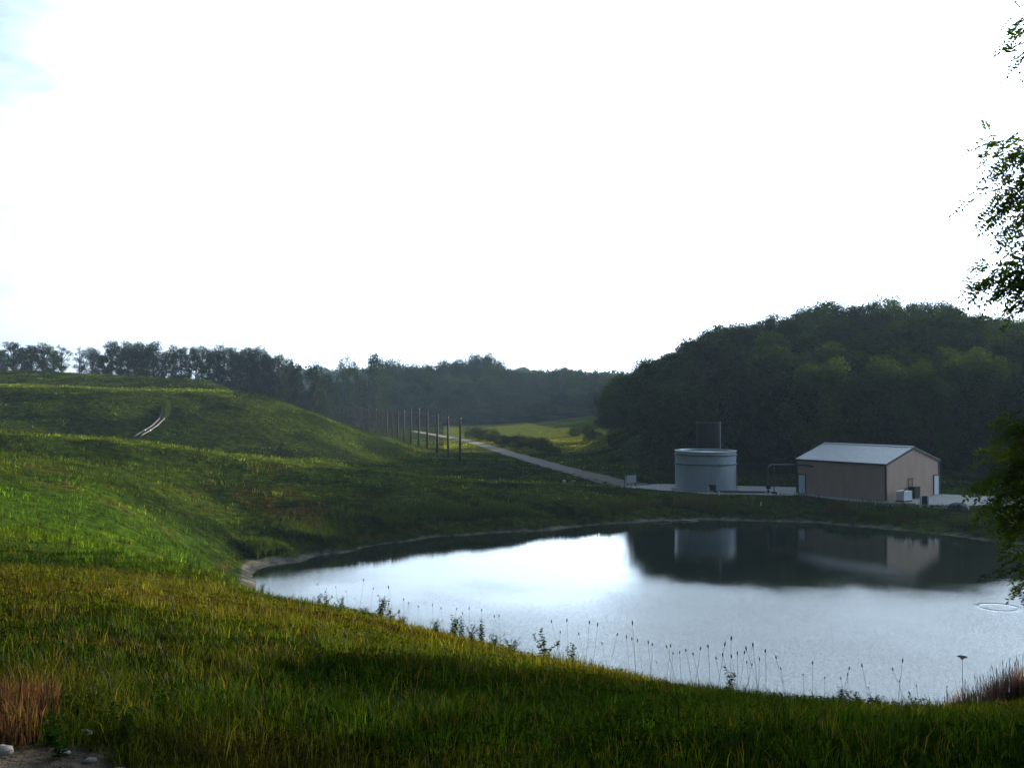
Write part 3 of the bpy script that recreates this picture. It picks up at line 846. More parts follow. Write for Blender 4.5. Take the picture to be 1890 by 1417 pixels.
# ------------------------------------------------------------------ black drain pipes on the hillside
def drains():
    pts = [(301, 752), (300, 764), (294, 775), (283, 786), (268, 796), (255, 803), (246, 809)]
    for off, lab in ((-1, "left black drain pipe curving down the grassy hillside"), (6, "right black drain pipe curving down the grassy hillside")):
        P_ = []
        for (x, y) in pts:
            k = (y - 750) / 60
            P_.append(hit(x + off * (1 + .5 * k), y, 132, 205) + Vector((0, 0, .12)))
        r = empty("drain_pipe", P_[-1], lab, "pipe", "drain pipes on the hillside")
        MB().tube([q - P_[-1] for q in P_], .15, 10).build("pipe_run", M_hdpe, r, True)
        for j in (2, 4): MB().tube([P_[j] - P_[-1] - (P_[j + 1] - P_[j]).normalized() * .12, P_[j] - P_[-1] + (P_[j + 1] - P_[j]).normalized() * .12], .21, 10).build("coupling", M_pipe, r)
drains()

# ------------------------------------------------------------------ trees
def leaf_cards(C, size, n_rng, up=.75, aspect=.62):
    """rhombic leaves or leaf sprays of random tilt at the points C"""
    n = len(C)
    nrm = n_rng.normal(size=(n, 3)); nrm[:, 2] = np.abs(nrm[:, 2]) + up
    nrm /= np.linalg.norm(nrm, axis=1)[:, None]
    t = n_rng.normal(size=(n, 3)); t -= nrm * (t * nrm).sum(1)[:, None]
    t /= np.linalg.norm(t, axis=1)[:, None]
    b = np.cross(nrm, t)
    s = size * n_rng.uniform(.6, 1.35, n)[:, None]
    V = np.stack([C - t * s * .5, C + b * s * .5 * aspect + t * s * .08 - nrm * s * .1, C + t * s * .5, C - b * s * .5 * aspect - t * s * .05 - nrm * s * .1], 1)
    return V.reshape(-1, 3)
def quad_mesh(name, V, col=None):
    n = len(V) // 4
    return np_mesh(name, V, np.arange(n * 4), np.full(n, 4), col)
def crown_points(n_rng, clusters, per):
    out = []
    for (c, rad) in clusters:
        k = int(per * rad ** 2)
        d = n_rng.normal(size=(k, 3)); d /= np.linalg.norm(d, axis=1)[:, None]
        rr = rad * n_rng.random(k) ** .42
        q = d * rr[:, None] * np.array([1, 1, .92])
        out.append(np.asarray(c) + q)
    return np.concatenate(out)
def tree_kind(name, H, W, base, shape, ncl, crad, per, leaf, seed, gaps=0.0):
    """returns (trunk mesh, crown mesh) for a tree H tall; crown starts at base*H and is W wide"""
    g = np.random.default_rng(seed); rnd = random.Random(seed)
    tr = MB(); cl = []
    bend = [rnd.uniform(-.03, .03) * H for _ in range(2)]
    axis = lambda t: Vector((bend[0] * t * t, bend[1] * t * t, t * H * .92))
    tr.tube([axis(-.03), axis(.0), axis(.25), axis(.5), axis(.75), axis(1)], [H * .024, H * .020, H * .016, H * .012, H * .007, H * .002], 8)
    for i in range(ncl):
        t = base + (1 - base) * ((i + .5) / ncl) ** .9
        w = (t - base) / (1 - base)
        if shape == "round": env = math.sqrt(max(0, 1 - ((w - .45) / .66) ** 2))
        elif shape == "narrow": env = .45 + .75 * math.sin(math.pi * min(1, w * .9 + .1))
        elif shape == "cone": env = 1.05 * (1 - w) + .12
        elif shape == "vase": env = .35 + .75 * w if w < .8 else 1.0 - (w - .8) * 2.2
        else: env = 1
        a = i * 2.399 + rnd.uniform(-.5, .5)
        rr = W / 2 * env * rnd.choice((.35, .75, .9, 1.0)) * rnd.uniform(.75, 1.08)
        if rnd.random() < gaps: continue
        c = axis(t * .98) + Vector((math.cos(a) * rr, math.sin(a) * rr, rnd.uniform(-.03, .05) * H))
        cl.append((c, crad * rnd.uniform(.65, 1.3)))
        st = axis(max(.12, t - .16 - .1 * env))
        mid = st.lerp(c, .55) + Vector((0, 0, -.02 * H))
        tr.tube([st, mid, c], [H * .0075, H * .005, H * .0018], 5, False)
    V = leaf_cards(crown_points(g, cl, per), leaf, g)
    return tr.mesh(name + "_trunk"), quad_mesh(name + "_crown", V)

KINDS = {}
for i in range(4): KINDS["broad", i] = tree_kind("broad", 15, 9.5, .22, "round", 36, 1.9, 150, .36, 100 + i)
for i in range(4): KINDS["narrow", i] = tree_kind("narrow", 15, 5.6, .08, "narrow", 46, 1.15, 120, .36, 120 + i, .10)
for i in range(2): KINDS["open", i] = tree_kind("open", 15, 7.0, .42, "vase", 30, 1.0, 120, .34, 140 + i, .2)
for i in range(2): KINDS["cone", i] = tree_kind("cone", 12, 5.0, .08, "cone", 34, 1.0, 110, .40, 150 + i)
KINDS["tall", 1] = tree_kind("tall", 20, 5.0, .56, "round", 30, 1.05, 170, .36, 171)
KINDS["tall", 0] = tree_kind("tall", 20, 5.0, .76, "round", 20, 1.1, 150, .36, 170)
for i in range(3): KINDS["bush", i] = tree_kind("bush", 4.0, 5.0, .06, "round", 26, .95, 230, .22, 160 + i)
SIZE = {"broad": (15, 9.5), "narrow": (15, 5.6), "open": (15, 7.0), "cone": (12, 5.0), "tall": (20, 5.0), "bush": (4, 5.0)}
TOP = {k: float(np.percentile([v.co.z for v in m[1].vertices], 99.6)) for k, m in KINDS.items()}
_seen_mesh = {}
def leafmesh(kind, var, tone):
    key = (kind, var, tone)
    if key not in _seen_mesh:
        m = KINDS[kind, var][1]
        m = m.copy() if m.materials else m
        m.materials.clear(); m.materials.append(LEAF[tone]); _seen_mesh[key] = m
    return _seen_mesh[key]
def plant_tree(name, kind, var, tone, px, Y, top_py=None, h=None, w=None, label="", group=None, cat="tree", sink=.15):
    q = at(px, Y)
    if h is None: h = max(2.0, zrow(top_py, Y) - q.z)
    w = w or SIZE[kind][1] * h / SIZE[kind][0]
    r = empty(name, q - Vector((0, 0, sink)), label, cat, group, rz=random.uniform(0, 6.28))
    k = h / TOP[kind, var]; kw = w / SIZE[kind][1]
    r.scale = (kw, kw, k)
    tm = KINDS[kind, var][0]
    if not tm.materials: tm.materials.append(M_bark)
    link("trunk", tm, None, r); link("crown", leafmesh(kind, var, tone), None, r)
    return r
pick = lambda kind: random.randrange({"broad": 4, "narrow": 4, "open": 2, "cone": 2, "bush": 3}[kind])

# the row on the left skyline, one label each
row = [(2,645,"narrow",0),(25,631,"narrow",1),(58,637,"narrow",0),(80,633,"narrow",1),(114,636,"open",1),(147,640,"open",1),(170,641,"narrow",0),(190,655,"narrow",0),
       (206,629,"narrow",1),(236,630,"narrow",1),(260,631,"narrow",0),(284,630,"narrow",1),(300,650,"narrow",0),(319,637,"narrow",0),(350,639,"open",0),(373,636,"open",1),
       (395,648,"narrow",0),(414,633,"open",1),(436,650,"narrow",0),(455,641,"narrow",1),(478,641,"broad",1),(501,662,"narrow",0),(521,650,"open",1),(548,671,"narrow",0),(578,668,"narrow",1)]
row = sorted(row + [(41,641,"narrow",0),(98,645,"narrow",0),(222,640,"narrow",0),(249,634,"narrow",0),(271,636,"narrow",0),(335,643,"narrow",0),(362,641,"narrow",0),(386,643,"narrow",0),
                    (404,637,"narrow",0),(426,641,"narrow",0),(446,645,"narrow",0),(467,643,"narrow",0),(490,650,"narrow",0),(512,654,"narrow",0),(534,661,"narrow",0)])
for i, (px, top, kd, big) in enumerate(row):
    Y = 296 + (i * 7 % 4) * 4
    pos = f"{ORD[i]} from the left" if i else "leftmost"
    desc = {"narrow": "narrow dark tree", "open": "open-crowned tree showing its stem", "broad": "wide-crowned dark tree"}[kd]
    plant_tree("skyline_tree", kd, pick(kd), "dark", px, Y, top, w={"narrow": 5.4 + big, "open": 6.5, "broad": 8}[kd],
               label=f"{desc}, {pos} in the row along the left skyline", group="trees along the left skyline")
# low growth between their stems, thicker towards the right
for i, px in enumerate((330, 362, 385, 430, 462, 490, 510, 535, 560, 590, 470, 520, 555)):
    plant_tree("undergrowth_tree", "broad", pick("broad"), "dark", px, 306 + (i % 3) * 7, min(725, 690 + (px - 330) * .14 + (i % 3) * 6), w=7.5,
               label="low dark tree filling in between the stems of the skyline row", group="low trees under the skyline row")

# wood beyond the hill and the track
n_mid = 0
sky_mid = [(604, 690), (634, 657), (662, 668), (690, 653), (716, 662), (745, 665), (770, 672), (795, 671), (828, 664), (858, 658), (888, 652), (914, 664), (945, 680), (972, 685),
           (1000, 682), (1038, 677), (1068, 682), (1098, 687), (1125, 700), (1150, 704)]
SKX, SKY = [a for a, b in sky_mid], [b for a, b in sky_mid]
for i, (px, top) in enumerate(sky_mid):
    kd = "open" if i in (1, 2) else ("narrow" if i in (0, 3) else "broad")
    Y = 352 + i * 4 if px < 700 else 452 + (i % 3) * 9
    lab = {1: "sparse open tree standing tallest left of the mid wood", 10: "tallest round-crowned tree on the skyline of the mid wood"}.get(
        i, "tree on the skyline of the hazy wood beyond the track")
    plant_tree("wood_tree", kd, pick(kd), "mid" if px < 690 else "dark", px, Y, top, w=15 if kd == "broad" else 9,
               label=lab, group=None if i in (1, 10) else "skyline trees of the wood beyond the track")
for (Y, step, lo, hi, ph) in ((432, 25, 26, 50, 0), (416, 27, 55, 80, 11), (404, 30, 82, 104, 5)):
    px = 585 + ph
    while px < 1165:
        s = np.interp(px, SKX, SKY)
        Yj = Y + random.uniform(-5, 5)
        if px < 640: Yj -= 45
        plant_tree("wood_tree", "broad", pick("broad"), random.choice(("dark", "dark", "mid")), px, Yj, s + random.uniform(lo, hi), w=random.uniform(10, 14),
                   label="dense dark tree below the skyline in the hazy wood beyond the track", group="inner trees of the wood beyond the track")
        px += step * random.uniform(.85, 1.15)

# wooded hill on the right
hill_sky = [(1112, 722), (1130, 704), (1150, 700), (1172, 682), (1195, 684), (1212, 664), (1235, 655), (1262, 640), (1280, 614), (1310, 600), (1335, 592), (1370, 597), (1405, 588), (1450, 582),
            (1480, 573), (1506, 561), (1540, 557), (1595, 547), (1655, 545), (1700, 555), (1746, 558), (1780, 570), (1815, 583), (1860, 578), (1900, 590), (2100, 600)]
HX, HYs = [a for a, b in hill_sky], [b for a, b in hill_sky]
def hill_tree(px, Y, top, tone, label, group, kd="broad", w=None):
    plant_tree("hill_tree", kd, pick(kd), tone, px, Y, top, w=w, label=label, group=group)
crest_i = 0
for (Y, step_m, drop) in ((238, 6.4, 0), (226, 6.8, 14), (213, 7.0, 26), (200, 7.0, 40), (188, 7.0, 58), (177, 7.2, 76), (166, 7.2, 92), (156, 7.0, 104)):
    left = 1112 + (282 - Y) / 132 * 138
    px = left + random.uniform(0, 30)
    while px < 2010:
        Yj = Y + random.uniform(-3, 3)
        s = float(np.interp(px, HX, HYs))
        g0 = at(px, Yj).z
        hmax = zrow(s + (random.choice((-5, -2, 0, 3, 8, 14)) if drop == 0 else random.uniform(3, 12)), Yj) - g0
        h = hmax if drop == 0 else min(hmax, random.uniform(12.5, 17.5))
        h = min(max(h, 7), 21)
        if drop == 0: lab, grp = "tree along the crest of the dark wooded hill", "crest trees of the wooded hill"
        elif Y > 170: lab, grp = "tree in the middle of the dark wooded hillside", "inner trees of the wooded hill"
        else: lab, grp = "tree at the foot of the wooded hill behind the tank and shed", "front trees of the wooded hill"
        plant_tree("hill_tree", "broad", pick("broad"), random.choice(("dark", "dark", "dark", "mid", "mid", "light") if 160 < Y < 230 else ("dark", "dark", "mid")), px, Yj, h=h, w=random.uniform(9, 13), label=lab, group=grp)
        px += step_m / Yj * F * random.uniform(.85, 1.15)
hill_tree(1506, 151, 668, "light", "tall lighter-green tree standing up behind the shed's left end", None, w=9.5)
hill_tree(1618, 152.5, 662, "mid", "broad tree behind the middle of the shed roof", None, w=11)
hill_tree(1712, 152, 672, "mid", "green tree behind the shed's right gable", None, w=9)
hill_tree(1800, 158, 645, "light", "rounded lighter tree on the hillside right of the shed", None, w=9.5)
hill_tree(1238, 246, 652, "dark", "spiky dark evergreen on the left shoulder of the wooded hill", None, "cone", 6)
hill_tree(1214, 249, 664, "dark", "smaller dark evergreen on the left shoulder of the wooded hill", None, "cone", 5)
hill_tree(1174, 264, 682, "mid", "lighter tree at the far left end of the wooded hill", None, w=8)
hill_tree(1132, 276, 704, "mid", "rounded tree on the outermost left corner of the wooded hill", None, w=9)
for i, (px, Y, top) in enumerate(((1128, 268, 745), (1150, 252, 735), (1170, 238, 735), (1190, 222, 730), (1206, 206, 720), (1222, 190, 735), (1238, 174, 730), (1260, 160, 725))):
    hill_tree(px, Y, top, "dark", "tree on the left edge of the wooded hill above the field", "left edge trees of the wooded hill", w=8.5)

# shrubs along the right of the track, and the one by the drain pipes
for i, (px, Y, top, w, lab) in enumerate(((874, 288, 784, 6, "hazy green shrub at the far end of the shrub line by the track"), (900, 274, 789, 7, "rounded shrub second from the far end of the shrub line by the track"),
        (922, 255, 800, 6, "low shrub in the middle of the shrub line by the track"), (946, 246, 800, 7.5, "wide dark shrub in the middle of the shrub line by the track"),
        (972, 236, 803, 7, "tall dark shrub near the right end of the shrub line"), (998, 226, 806, 5.5, "rightmost dark shrub of the line by the track"),
        (1020, 212, 832, 4, "small low shrub beyond the right end of the shrub line"), (1086, 262, 783, 3.2, "small bright sapling alone on the lit field"),
        (1062, 300, 787, 5.0, "low shrub on the far side of the lit field"), (1098, 268, 793, 4.5, "low shrub beside the lone sapling on the lit field"))):
    plant_tree("shrub", "bush", i % 3, "mid", px, Y, top, w=w, label=lab, group="shrubs by the track and field", cat="shrub")
q = hit(303, 772, 132, 205)
plant_tree("shrub", "bush", 1, "light", 304, q.y, 731, w=1.9, label="slim green shrub beside the top of the drain pipes on the hillside", cat="shrub")

# far wooded ridge
g = np.random.default_rng(77)
n = 26000
Yr = g.uniform(830, 1080, n); Xr = (g.uniform(520, 1260, n) - CX) / F * Yr
lump = np.abs(vnoise(Xr, Yr, 14, 70) - .2)
Cz = gz(Xr, Yr) + g.random(n) ** .6 * (5 + 13 * lump)
fm = quad_mesh("distant_wood", leaf_cards(np.stack([Xr, Yr, Cz], -1), 4.2, g))
tag(link("distant_wood", fm, LEAF["dark"]), "hazy wooded ridge far beyond the wood", "distant wood", kind="stuff")

# ------------------------------------------------------------------ locust tree reaching in at the right edge
def locust():
    g = np.random.default_rng(5); rnd = random.Random(5)
    bx, by = 6.3, 9.4
    r = empty("locust_tree", (bx, by, G(bx, by) - .1), "feathery-leaved tree hanging in at the right edge of the photo", "tree")
    o = Vector(r.location)
    tr, LV = MB(), []
    trunk = [Vector((bx, by, o.z)), Vector((bx + .1, by, o.z + 1.5)), Vector((bx + .0, by + .1, o.z + 3.5)), Vector((bx + .25, by, o.z + 5.5)), Vector((bx + .1, by + .2, o.z + 8))]
    tr.tube([q - o for q in trunk], [.19, .16, .13, .09, .03], 12)
    def leaf(p, d, ln, pairs):
        """one pinnate leaf"""
        d = d.normalized()
        s = d.cross(Vector((rnd.gauss(0, .4), rnd.gauss(0, .4), 1))).normalized()
        nrm = s.cross(d)
        for i in range(pairs):
            t = .22 + .78 * (i + .5) / pairs
            c = p + d * (ln * t) + Vector((0, 0, -.25 * ln * t * t))
            for sd in (-1, 1):
                a = (s * sd * .92 + d * .35 + nrm * rnd.gauss(0, .28)).normalized()
                L_ = .045 * rnd.uniform(.8, 1.15) * (1 - .25 * abs(t - .6)); w = L_ * .25
                b = a.cross(nrm).normalized() * w
                LV.extend((c, c + a * L_ * .35 + b, c + a * L_ * .8 + b * .75, c + a * L_, c + a * L_ * .8 - b * .75, c + a * L_ * .35 - b))
        e_ = p + d * ln + Vector((0, 0, -.25 * ln)); a = (d + Vector((0, 0, -.4))).normalized(); b = a.cross(nrm).normalized() * .011; L_ = .045
        LV.extend((e_, e_ + a * L_ * .35 + b, e_ + a * L_ * .8 + b * .7, e_ + a * L_, e_ + a * L_ * .8 - b * .7, e_ + a * L_ * .35 - b))
        mid = p + d * (ln * .5) + Vector((0, 0, -.06 * ln))
        tr.tube([p - o, mid - o, e_ - o], [.0022, .0018, .001], 3, False)
    def P(px, py, D): return Vector(((px - CX) / F * D, D, zrow(py, D)))
    def twig(tip, root, nleaf=9, ln=.21):
        ctl = root.lerp(tip, .5) + Vector((0, 0, .07 * (root - tip).length))
        pts = [root.lerp(ctl, t).lerp(ctl.lerp(tip, t), t) for t in (0, .25, .5, .75, 1)]
        tr.tube([q - o for q in pts], [.009, .007, .005, .0035, .002], 5, False)
        L_ = (tip - root).length
        n = max(4, int(L_ / .056))
        for i in range(n):
            t = .18 + .82 * (i + .5) / n
            q = root.lerp(ctl, t).lerp(ctl.lerp(tip, t), t)
            dr = (tip - root).normalized()
            sd = 1 if i % 2 else -1
            side = dr.cross(Vector((0, .5, 1))).normalized() * sd
            d = dr * rnd.uniform(.5, 1.0) + side * rnd.uniform(.5, 1) + Vector((rnd.gauss(0, .3), rnd.gauss(0, .5), -.25 + rnd.gauss(0, .25)))
            leaf(q, d, ln * rnd.uniform(.75, 1.15), rnd.randint(6, 8))
    def limb(D, py_):
        a = trunk[1].lerp(trunk[-1], min(1, max(0, (zrow(py_, D) - o.z - 1.2) / 6)))
        return a
    tips = [(1812,245,1),(1818,266,1),(1814,296,1),(1832,322,1),(1788,360,1),(1822,384,1),(1836,404,1),(1856,424,1),(1876,450,1),(1845,300,1),(1858,345,1),(1850,270,1),(1870,320,1),(1878,385,1),(1868,250,1),(1884,415,1),(1862,375,1),(1882,290,1),
            (1788,508,2),(1803,523,2),(1822,542,2),(1796,490,2),(1850,468,2),(1872,552,2),(1878,570,2),(1846,505,2),(1862,520,2),
            (1871,22,0),(1877,45,0),(1884,80,0),(1874,101,0),
            (1868,795,3),(1828,846,3),(1812,884,3),(1820,922,3),(1828,945,3),(1850,966,3),(1868,984,3),(1846,826,3),(1855,860,3),(1838,880,3),(1850,905,3),(1868,930,3),(1880,840,3),(1882,875,3),(1885,960,3),(1872,770,3),(1884,745,3),(1858,888,3),(1842,930,3),(1876,905,3),
            (1860,1048,4),(1872,1016,4),(1876,1084,4),(1884,1050,4)]
    tips += [(rnd.randint(1852, 1897), rnd.randint(250, 455), 1) for _ in range(7)] + [(rnd.randint(1838, 1897), rnd.randint(765, 965), 3) for _ in range(9)] + [(rnd.randint(1850, 1897), rnd.randint(490, 560), 2) for _ in range(7)]
    rootpy = {0: 70, 1: 330, 2: 520, 3: 880, 4: 1040}
    joints = {}
    for (px, py, k) in tips:
        D = 8.3 + rnd.uniform(-.55, .55)
        if k not in joints:
            j = P(2040, rootpy[k] - 10, 8.5); joints[k] = j
            a = limb(8.5, rootpy[k] + 130)
            tr.tube([a - o, a.lerp(j, .5) + Vector((0, 0, .12)) - o, j - o, P(1975, rootpy[k], 8.4) - o], [.05, .032, .02, .012], 7, False)
        rt = P(1962 + rnd.uniform(-14, 20), rootpy[k] + (py - rootpy[k]) * .55 + rnd.uniform(-15, 10), 8.4 + (D - 8.4) * .4)
        twig(P(px, py, D), rt)
    # the rest of the crown, out of the photo to the right
    for i in range(230):
        while True:
            d = Vector((g.normal(), g.normal(), g.normal())).normalized() * (g.random() ** .4)
            c = Vector((bx + .8, by + .6, o.z + 4.2)) + Vector((d.x * 2.9, d.y * 2.9, d.z * 3.6))
            if c.x / c.y > .545 and c.z > o.z + .5: break
        rt = c + (trunk[2].lerp(trunk[3], .5) - c).normalized() * .45
        if rt.x / max(rt.y, .1) < .53: continue
        twig(c, rt)
    V = np.array([tuple(v - o) for v in LV])
    nl = len(V) // 6
    link("foliage", np_mesh("foliage", V, np.arange(nl * 6), np.full(nl, 6)), LEAF["locust"], r)
    tr.build("trunk", M_bark, r)
locust()
# the bigger trees behind it, whose shade falls over the lower right corner
for (x, y, h, w, lab) in ((15.3, 21.6, 12.8, 6.4, "tree out to the right whose shade lies over the near grass"), (11.4, 12.8, 6.5, 4.2, "smaller tree beside the feathery-leaved one, shading the near grass")):
    plant_tree("shade_tree", *(("tall", 1) if h > 8 else ("broad", 2)), "mid", CX + F * x / y, y, h=h, w=w, label=lab)

plant_tree("shade_tree", "tall", 0, "mid", CX + F * 19.9 / 33.5, 33.5, h=18.6, w=4.8, label="tall slim tree by the water out to the right, shading the bank edge")

# ------------------------------------------------------------------ grass
def blades(name, X, Y, H, W, lean, col, material, label, cat="grass", kind="stuff", parent=None, origin=None, Z=None, seed=3, la=None):
    g = np.random.default_rng(seed)
    n = len(X)
    Z = gz(X, Y) if Z is None else Z
    yaw = g.uniform(0, math.pi, n); la = g.uniform(0, 2 * math.pi, n) if la is None else la
    lx, ly = np.cos(la) * lean * H, np.sin(la) * lean * H
    wx, wy = np.cos(yaw) * W / 2, np.sin(yaw) * W / 2
    base = np.stack([X, Y, Z - .02], -1)
    off = np.stack([wx, wy, np.zeros(n)], -1)
    mid = base + np.stack([lx * .3, ly * .3, H * .58], -1)
    tip = base + np.stack([lx, ly, H * (1 - .25 * lean)], -1)
    V = np.stack([base - off, base + off, mid + off * .8, mid - off * .8, tip], 1)
    if origin is not None: V = V - np.asarray(origin)
    i0 = (np.arange(n) * 5)[:, None]
    loops = (i0 + np.array([0, 1, 2, 3, 3, 2, 4])[None]).ravel()
    tot = np.tile([4, 3], n)
    c = np.repeat(col[:, None, :], 5, 1).reshape(-1, 3)
    o = link(name, np_mesh(name, V.reshape(-1, 3), loops, tot, c), material, parent)
    if parent is None: tag(o, label, cat, kind=kind)
    return o
def yard_mask(X, Y):
    fy = np.interp(X, [p_[0] for p_ in front], [p_[1] for p_ in front])
    by_ = np.interp(X, [p_[0] for p_ in back], [p_[1] for p_ in back])
    rx = np.interp(Y, rc[:, 1], rc[:, 0])
    yard = (X > 15) & (Y > fy - .3) & (Y < by_ + .5)
    road = (Y > 138) & (Y < 440) & (np.abs(X - rx) < 1.55)
    return yard | road
def grass_field(name, n, y0, y1, pw, hfun, wfun, lean, label, pxr=(-160, 2050), seed=1, boost=1.0):
    g = np.random.default_rng(seed)
    per = 11
    nt = n // per
    n = nt * per
    t = g.random(nt)
    a = 1 - pw
    Y = (y0 ** a + t * (y1 ** a - y0 ** a)) ** (1 / a)
    px = g.uniform(*pxr, nt)
    X = (px - CX) / F * (Y + (4.5 if y0 < 10 else 12))    # wide enough for a step to either side
    sz = g.lognormal(0, .5, nt)                       # tussocks of many sizes
    ra, rr = g.uniform(0, 2 * math.pi, n), np.sqrt(g.random(n))
    spread = (.028 + .0036 * Y) * sz
    T = np.repeat(np.arange(nt), per)
    X = X[T] + np.cos(ra) * rr * spread[T]; Y = Y[T] + np.sin(ra) * rr * spread[T]
    tv = g.lognormal(-.08, .55, nt)[T]; td = (g.random(nt) < (.10 if y0 < 10 else .03))[T]; szT = np.clip(sz[T], .45, 2.0)
    z = gz(X, Y)
    keep = (mud_mask(X, Y) < .4) & (z > .12) & (dirt_mask(X, Y) < g.uniform(.25, 1.0, n)) & ~yard_mask(X, Y)
    X, Y, z, ra, rr, tv, td, szT = (q[keep] for q in (X, Y, z, ra, rr, tv, td, szT))
    n = len(X)
    clump = fbm(X, Y, 1.3, 80, 3); tall = fbm(X, Y, 5, 84, 2)
    H = hfun(Y) * (.45 + 1.1 * clump) * (.7 + .6 * tall) * g.uniform(.5, 1.25, n) * szT
    W = wfun(Y) * g.uniform(.7, 1.3, n)
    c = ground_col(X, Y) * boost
    v = (g.uniform(.7, 1.3, n) * tv)[:, None]
    dry = ((g.random(n) < (.03 if y0 < 10 else .012)) | (td & (g.random(n) < .6)))[:, None]
    c = np.where(dry, c3(.13, .098, .032) * g.uniform(.35, 1.1, n)[:, None], c * v)
    return blades(name, X, Y, H, W, lean * (.25 + 1.1 * rr) * g.uniform(.5, 1.4, n), c, M_neargrass if y0 < 10 else M_grass, label, Z=z, seed=seed, la=ra + g.normal(0, .7, n))
grass_field("near_grass", 560000, 2.2, 36, .75, lambda Y: .085 + 0 * Y, lambda Y: .0020 + .00030 * Y, .42, "rough grass on the near slope above the pond", seed=21)
grass_field("bank_grass", 230000, 34, 150, .55, lambda Y: .17 + .0008 * Y, lambda Y: .010 + .0005 * Y, .5, "rough grass on the banks round the pond", seed=22)
grass_field("hill_grass", 120000, 140, 275, .2, lambda Y: .16 + 0 * Y, lambda Y: .05 + .0005 * Y, .5, "rough grass on the far hillside and valley floor", (-120, 1300), 23)
# low broad-leaved growth between the tussocks
g = np.random.default_rng(41)
n = 120000
cy_ = (2.7 ** .5 + g.random(n) * (30 ** .5 - 2.7 ** .5)) ** 2
cx_ = (g.uniform(-150, 2050, n) - CX) / F * (cy_ + 4.5)
k_ = (fbm(cx_, cy_, 1.1, 110, 3) > .42) & (dirt_mask(cx_, cy_) < g.uniform(.1, 1.0, n)) & (gz(cx_, cy_) > .4)
cx_, cy_ = cx_[k_], cy_[k_]; n = len(cx_)
cz_ = gz(cx_, cy_) + g.random(n) ** 1.3 * .075 * (.4 + 1.3 * fbm(cx_, cy_, .7, 114, 2))
sz_ = (.016 + .0018 * cy_)[:, None]
V = leaf_cards(np.stack([cx_, cy_, cz_], -1), 1.0, g, up=.8)
Cq = np.repeat(np.stack([cx_, cy_, cz_], -1), 4, 0)
V = Cq + (V - Cq) * np.repeat(sz_, 4, 0)
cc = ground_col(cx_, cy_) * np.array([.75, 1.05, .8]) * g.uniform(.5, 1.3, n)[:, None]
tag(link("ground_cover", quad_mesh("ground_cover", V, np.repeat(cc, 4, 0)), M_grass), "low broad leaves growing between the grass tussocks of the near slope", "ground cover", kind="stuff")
# taller dark weeds fringing the far shore
g = np.random.default_rng(31)
sx = g.uniform(400, 2000, 62000); 
shoreY = np.interp(sx, [400, 480, 560, 700, 780, 900, 1100, 1200, 1300, 1500, 1600, 1750, 1890, 2350], [80, 86, 90, 99, 103.5, 107, 113.8, 116.6, 118, 115.7, 111.6, 105.6, 99.4, 86.5])
fy_ = shoreY + np.abs(g.normal(0, 2.6, len(sx)))
fx_ = (sx - CX) / F * fy_
k_ = (fbm(fx_, fy_, 3.2, 90, 3) > .44 + .3 * (1 - sstep(400, 540, sx))) & (gz(fx_, fy_) > .3) & ~yard_mask(fx_, fy_)
fx_, fy_ = fx_[k_], fy_[k_]; n = len(fx_)
hh = (.35 + 1.0 * (fbm(fx_, fy_, 2.6, 93, 2) - .2)) * g.uniform(.5, 1.2, n)
cw = lerp3(np.broadcast_to(c3(.035, .055, .014), (n, 3)), np.broadcast_to(c3(.055, .044, .018), (n, 3)), sstep(.45, .75, fbm(fx_, fy_, 4, 97, 2)))
blades("shore_weeds", fx_, fy_, hh, .07 + 0 * hh, .35 * g.uniform(.4, 1.5, n), cw * g.uniform(.6, 1.3, n)[:, None], M_grass, "tall dark weeds fringing the far shore of the pond", "weeds")

# clumps of red-brown grass: one thing each
def clump(px, Y, n, rad, h, cols, label, name="red_grass_clump", wid=.006, lean=.25, group=None, sy=1.0):
    g = np.random.default_rng(int(abs(px) * 7 + Y * 13))
    q = at(px, Y)
    a, rr = g.uniform(0, 2 * math.pi, n), rad * np.sqrt(g.random(n))
    X, Yy = q.x + np.cos(a) * rr, q.y + np.sin(a) * rr * sy
    H = h * g.uniform(.45, 1.1, n)
    c = np.asarray(cols)[g.integers(0, len(cols), n)] * g.uniform(.6, 1.3, n)[:, None]
    r = empty(name, q, label, "grass clump", group)
    blades("blades", X, Yy, H, np.full(n, wid), lean * g.uniform(.2, 1.5, n), c, M_dryblade, "", parent=r, origin=tuple(q), seed=int(abs(px)))
    m = MB()
    for i in range(10):
        j = int(g.integers(0, n)); b = Vector((X[j] - q.x, Yy[j] - q.y, G(X[j], Yy[j]) - q.z))
        t = Vector((g.normal(0, .1), g.normal(0, .1), 1)) * h * float(g.uniform(.9, 1.2))
        m.tube([b, b + t * .6, b + t], wid * .35, 3, False)
        m.tube([b + t * .86, b + t * .93, b + t * 1.02], [wid * .4, wid * .7, wid * .2], 5, False)
    m.build("seed_stems", simple("dry_stem", (.11, .06, .03), (.07, .04, .02), .9), r)
RED = [(.085, .044, .022), (.06, .032, .018), (.13, .090, .036), (.04, .026, .015)]
PINK = [(.16, .085, .080), (.12, .066, .062), (.19, .14, .115), (.08, .065, .04)]
M_dryblade = leafy("dry_blade", .45, .6, spec=0, warm=(1.25, 1.05, .85))
clump(14, 5.2, 1500, .24, .24, RED, "rust-red dry grass clump at the lower left corner", lean=.3)
clump(-45, 4.7, 1200, .28, .24, RED, "rust-red dry grass at the left edge beside the bare soil", lean=.3)
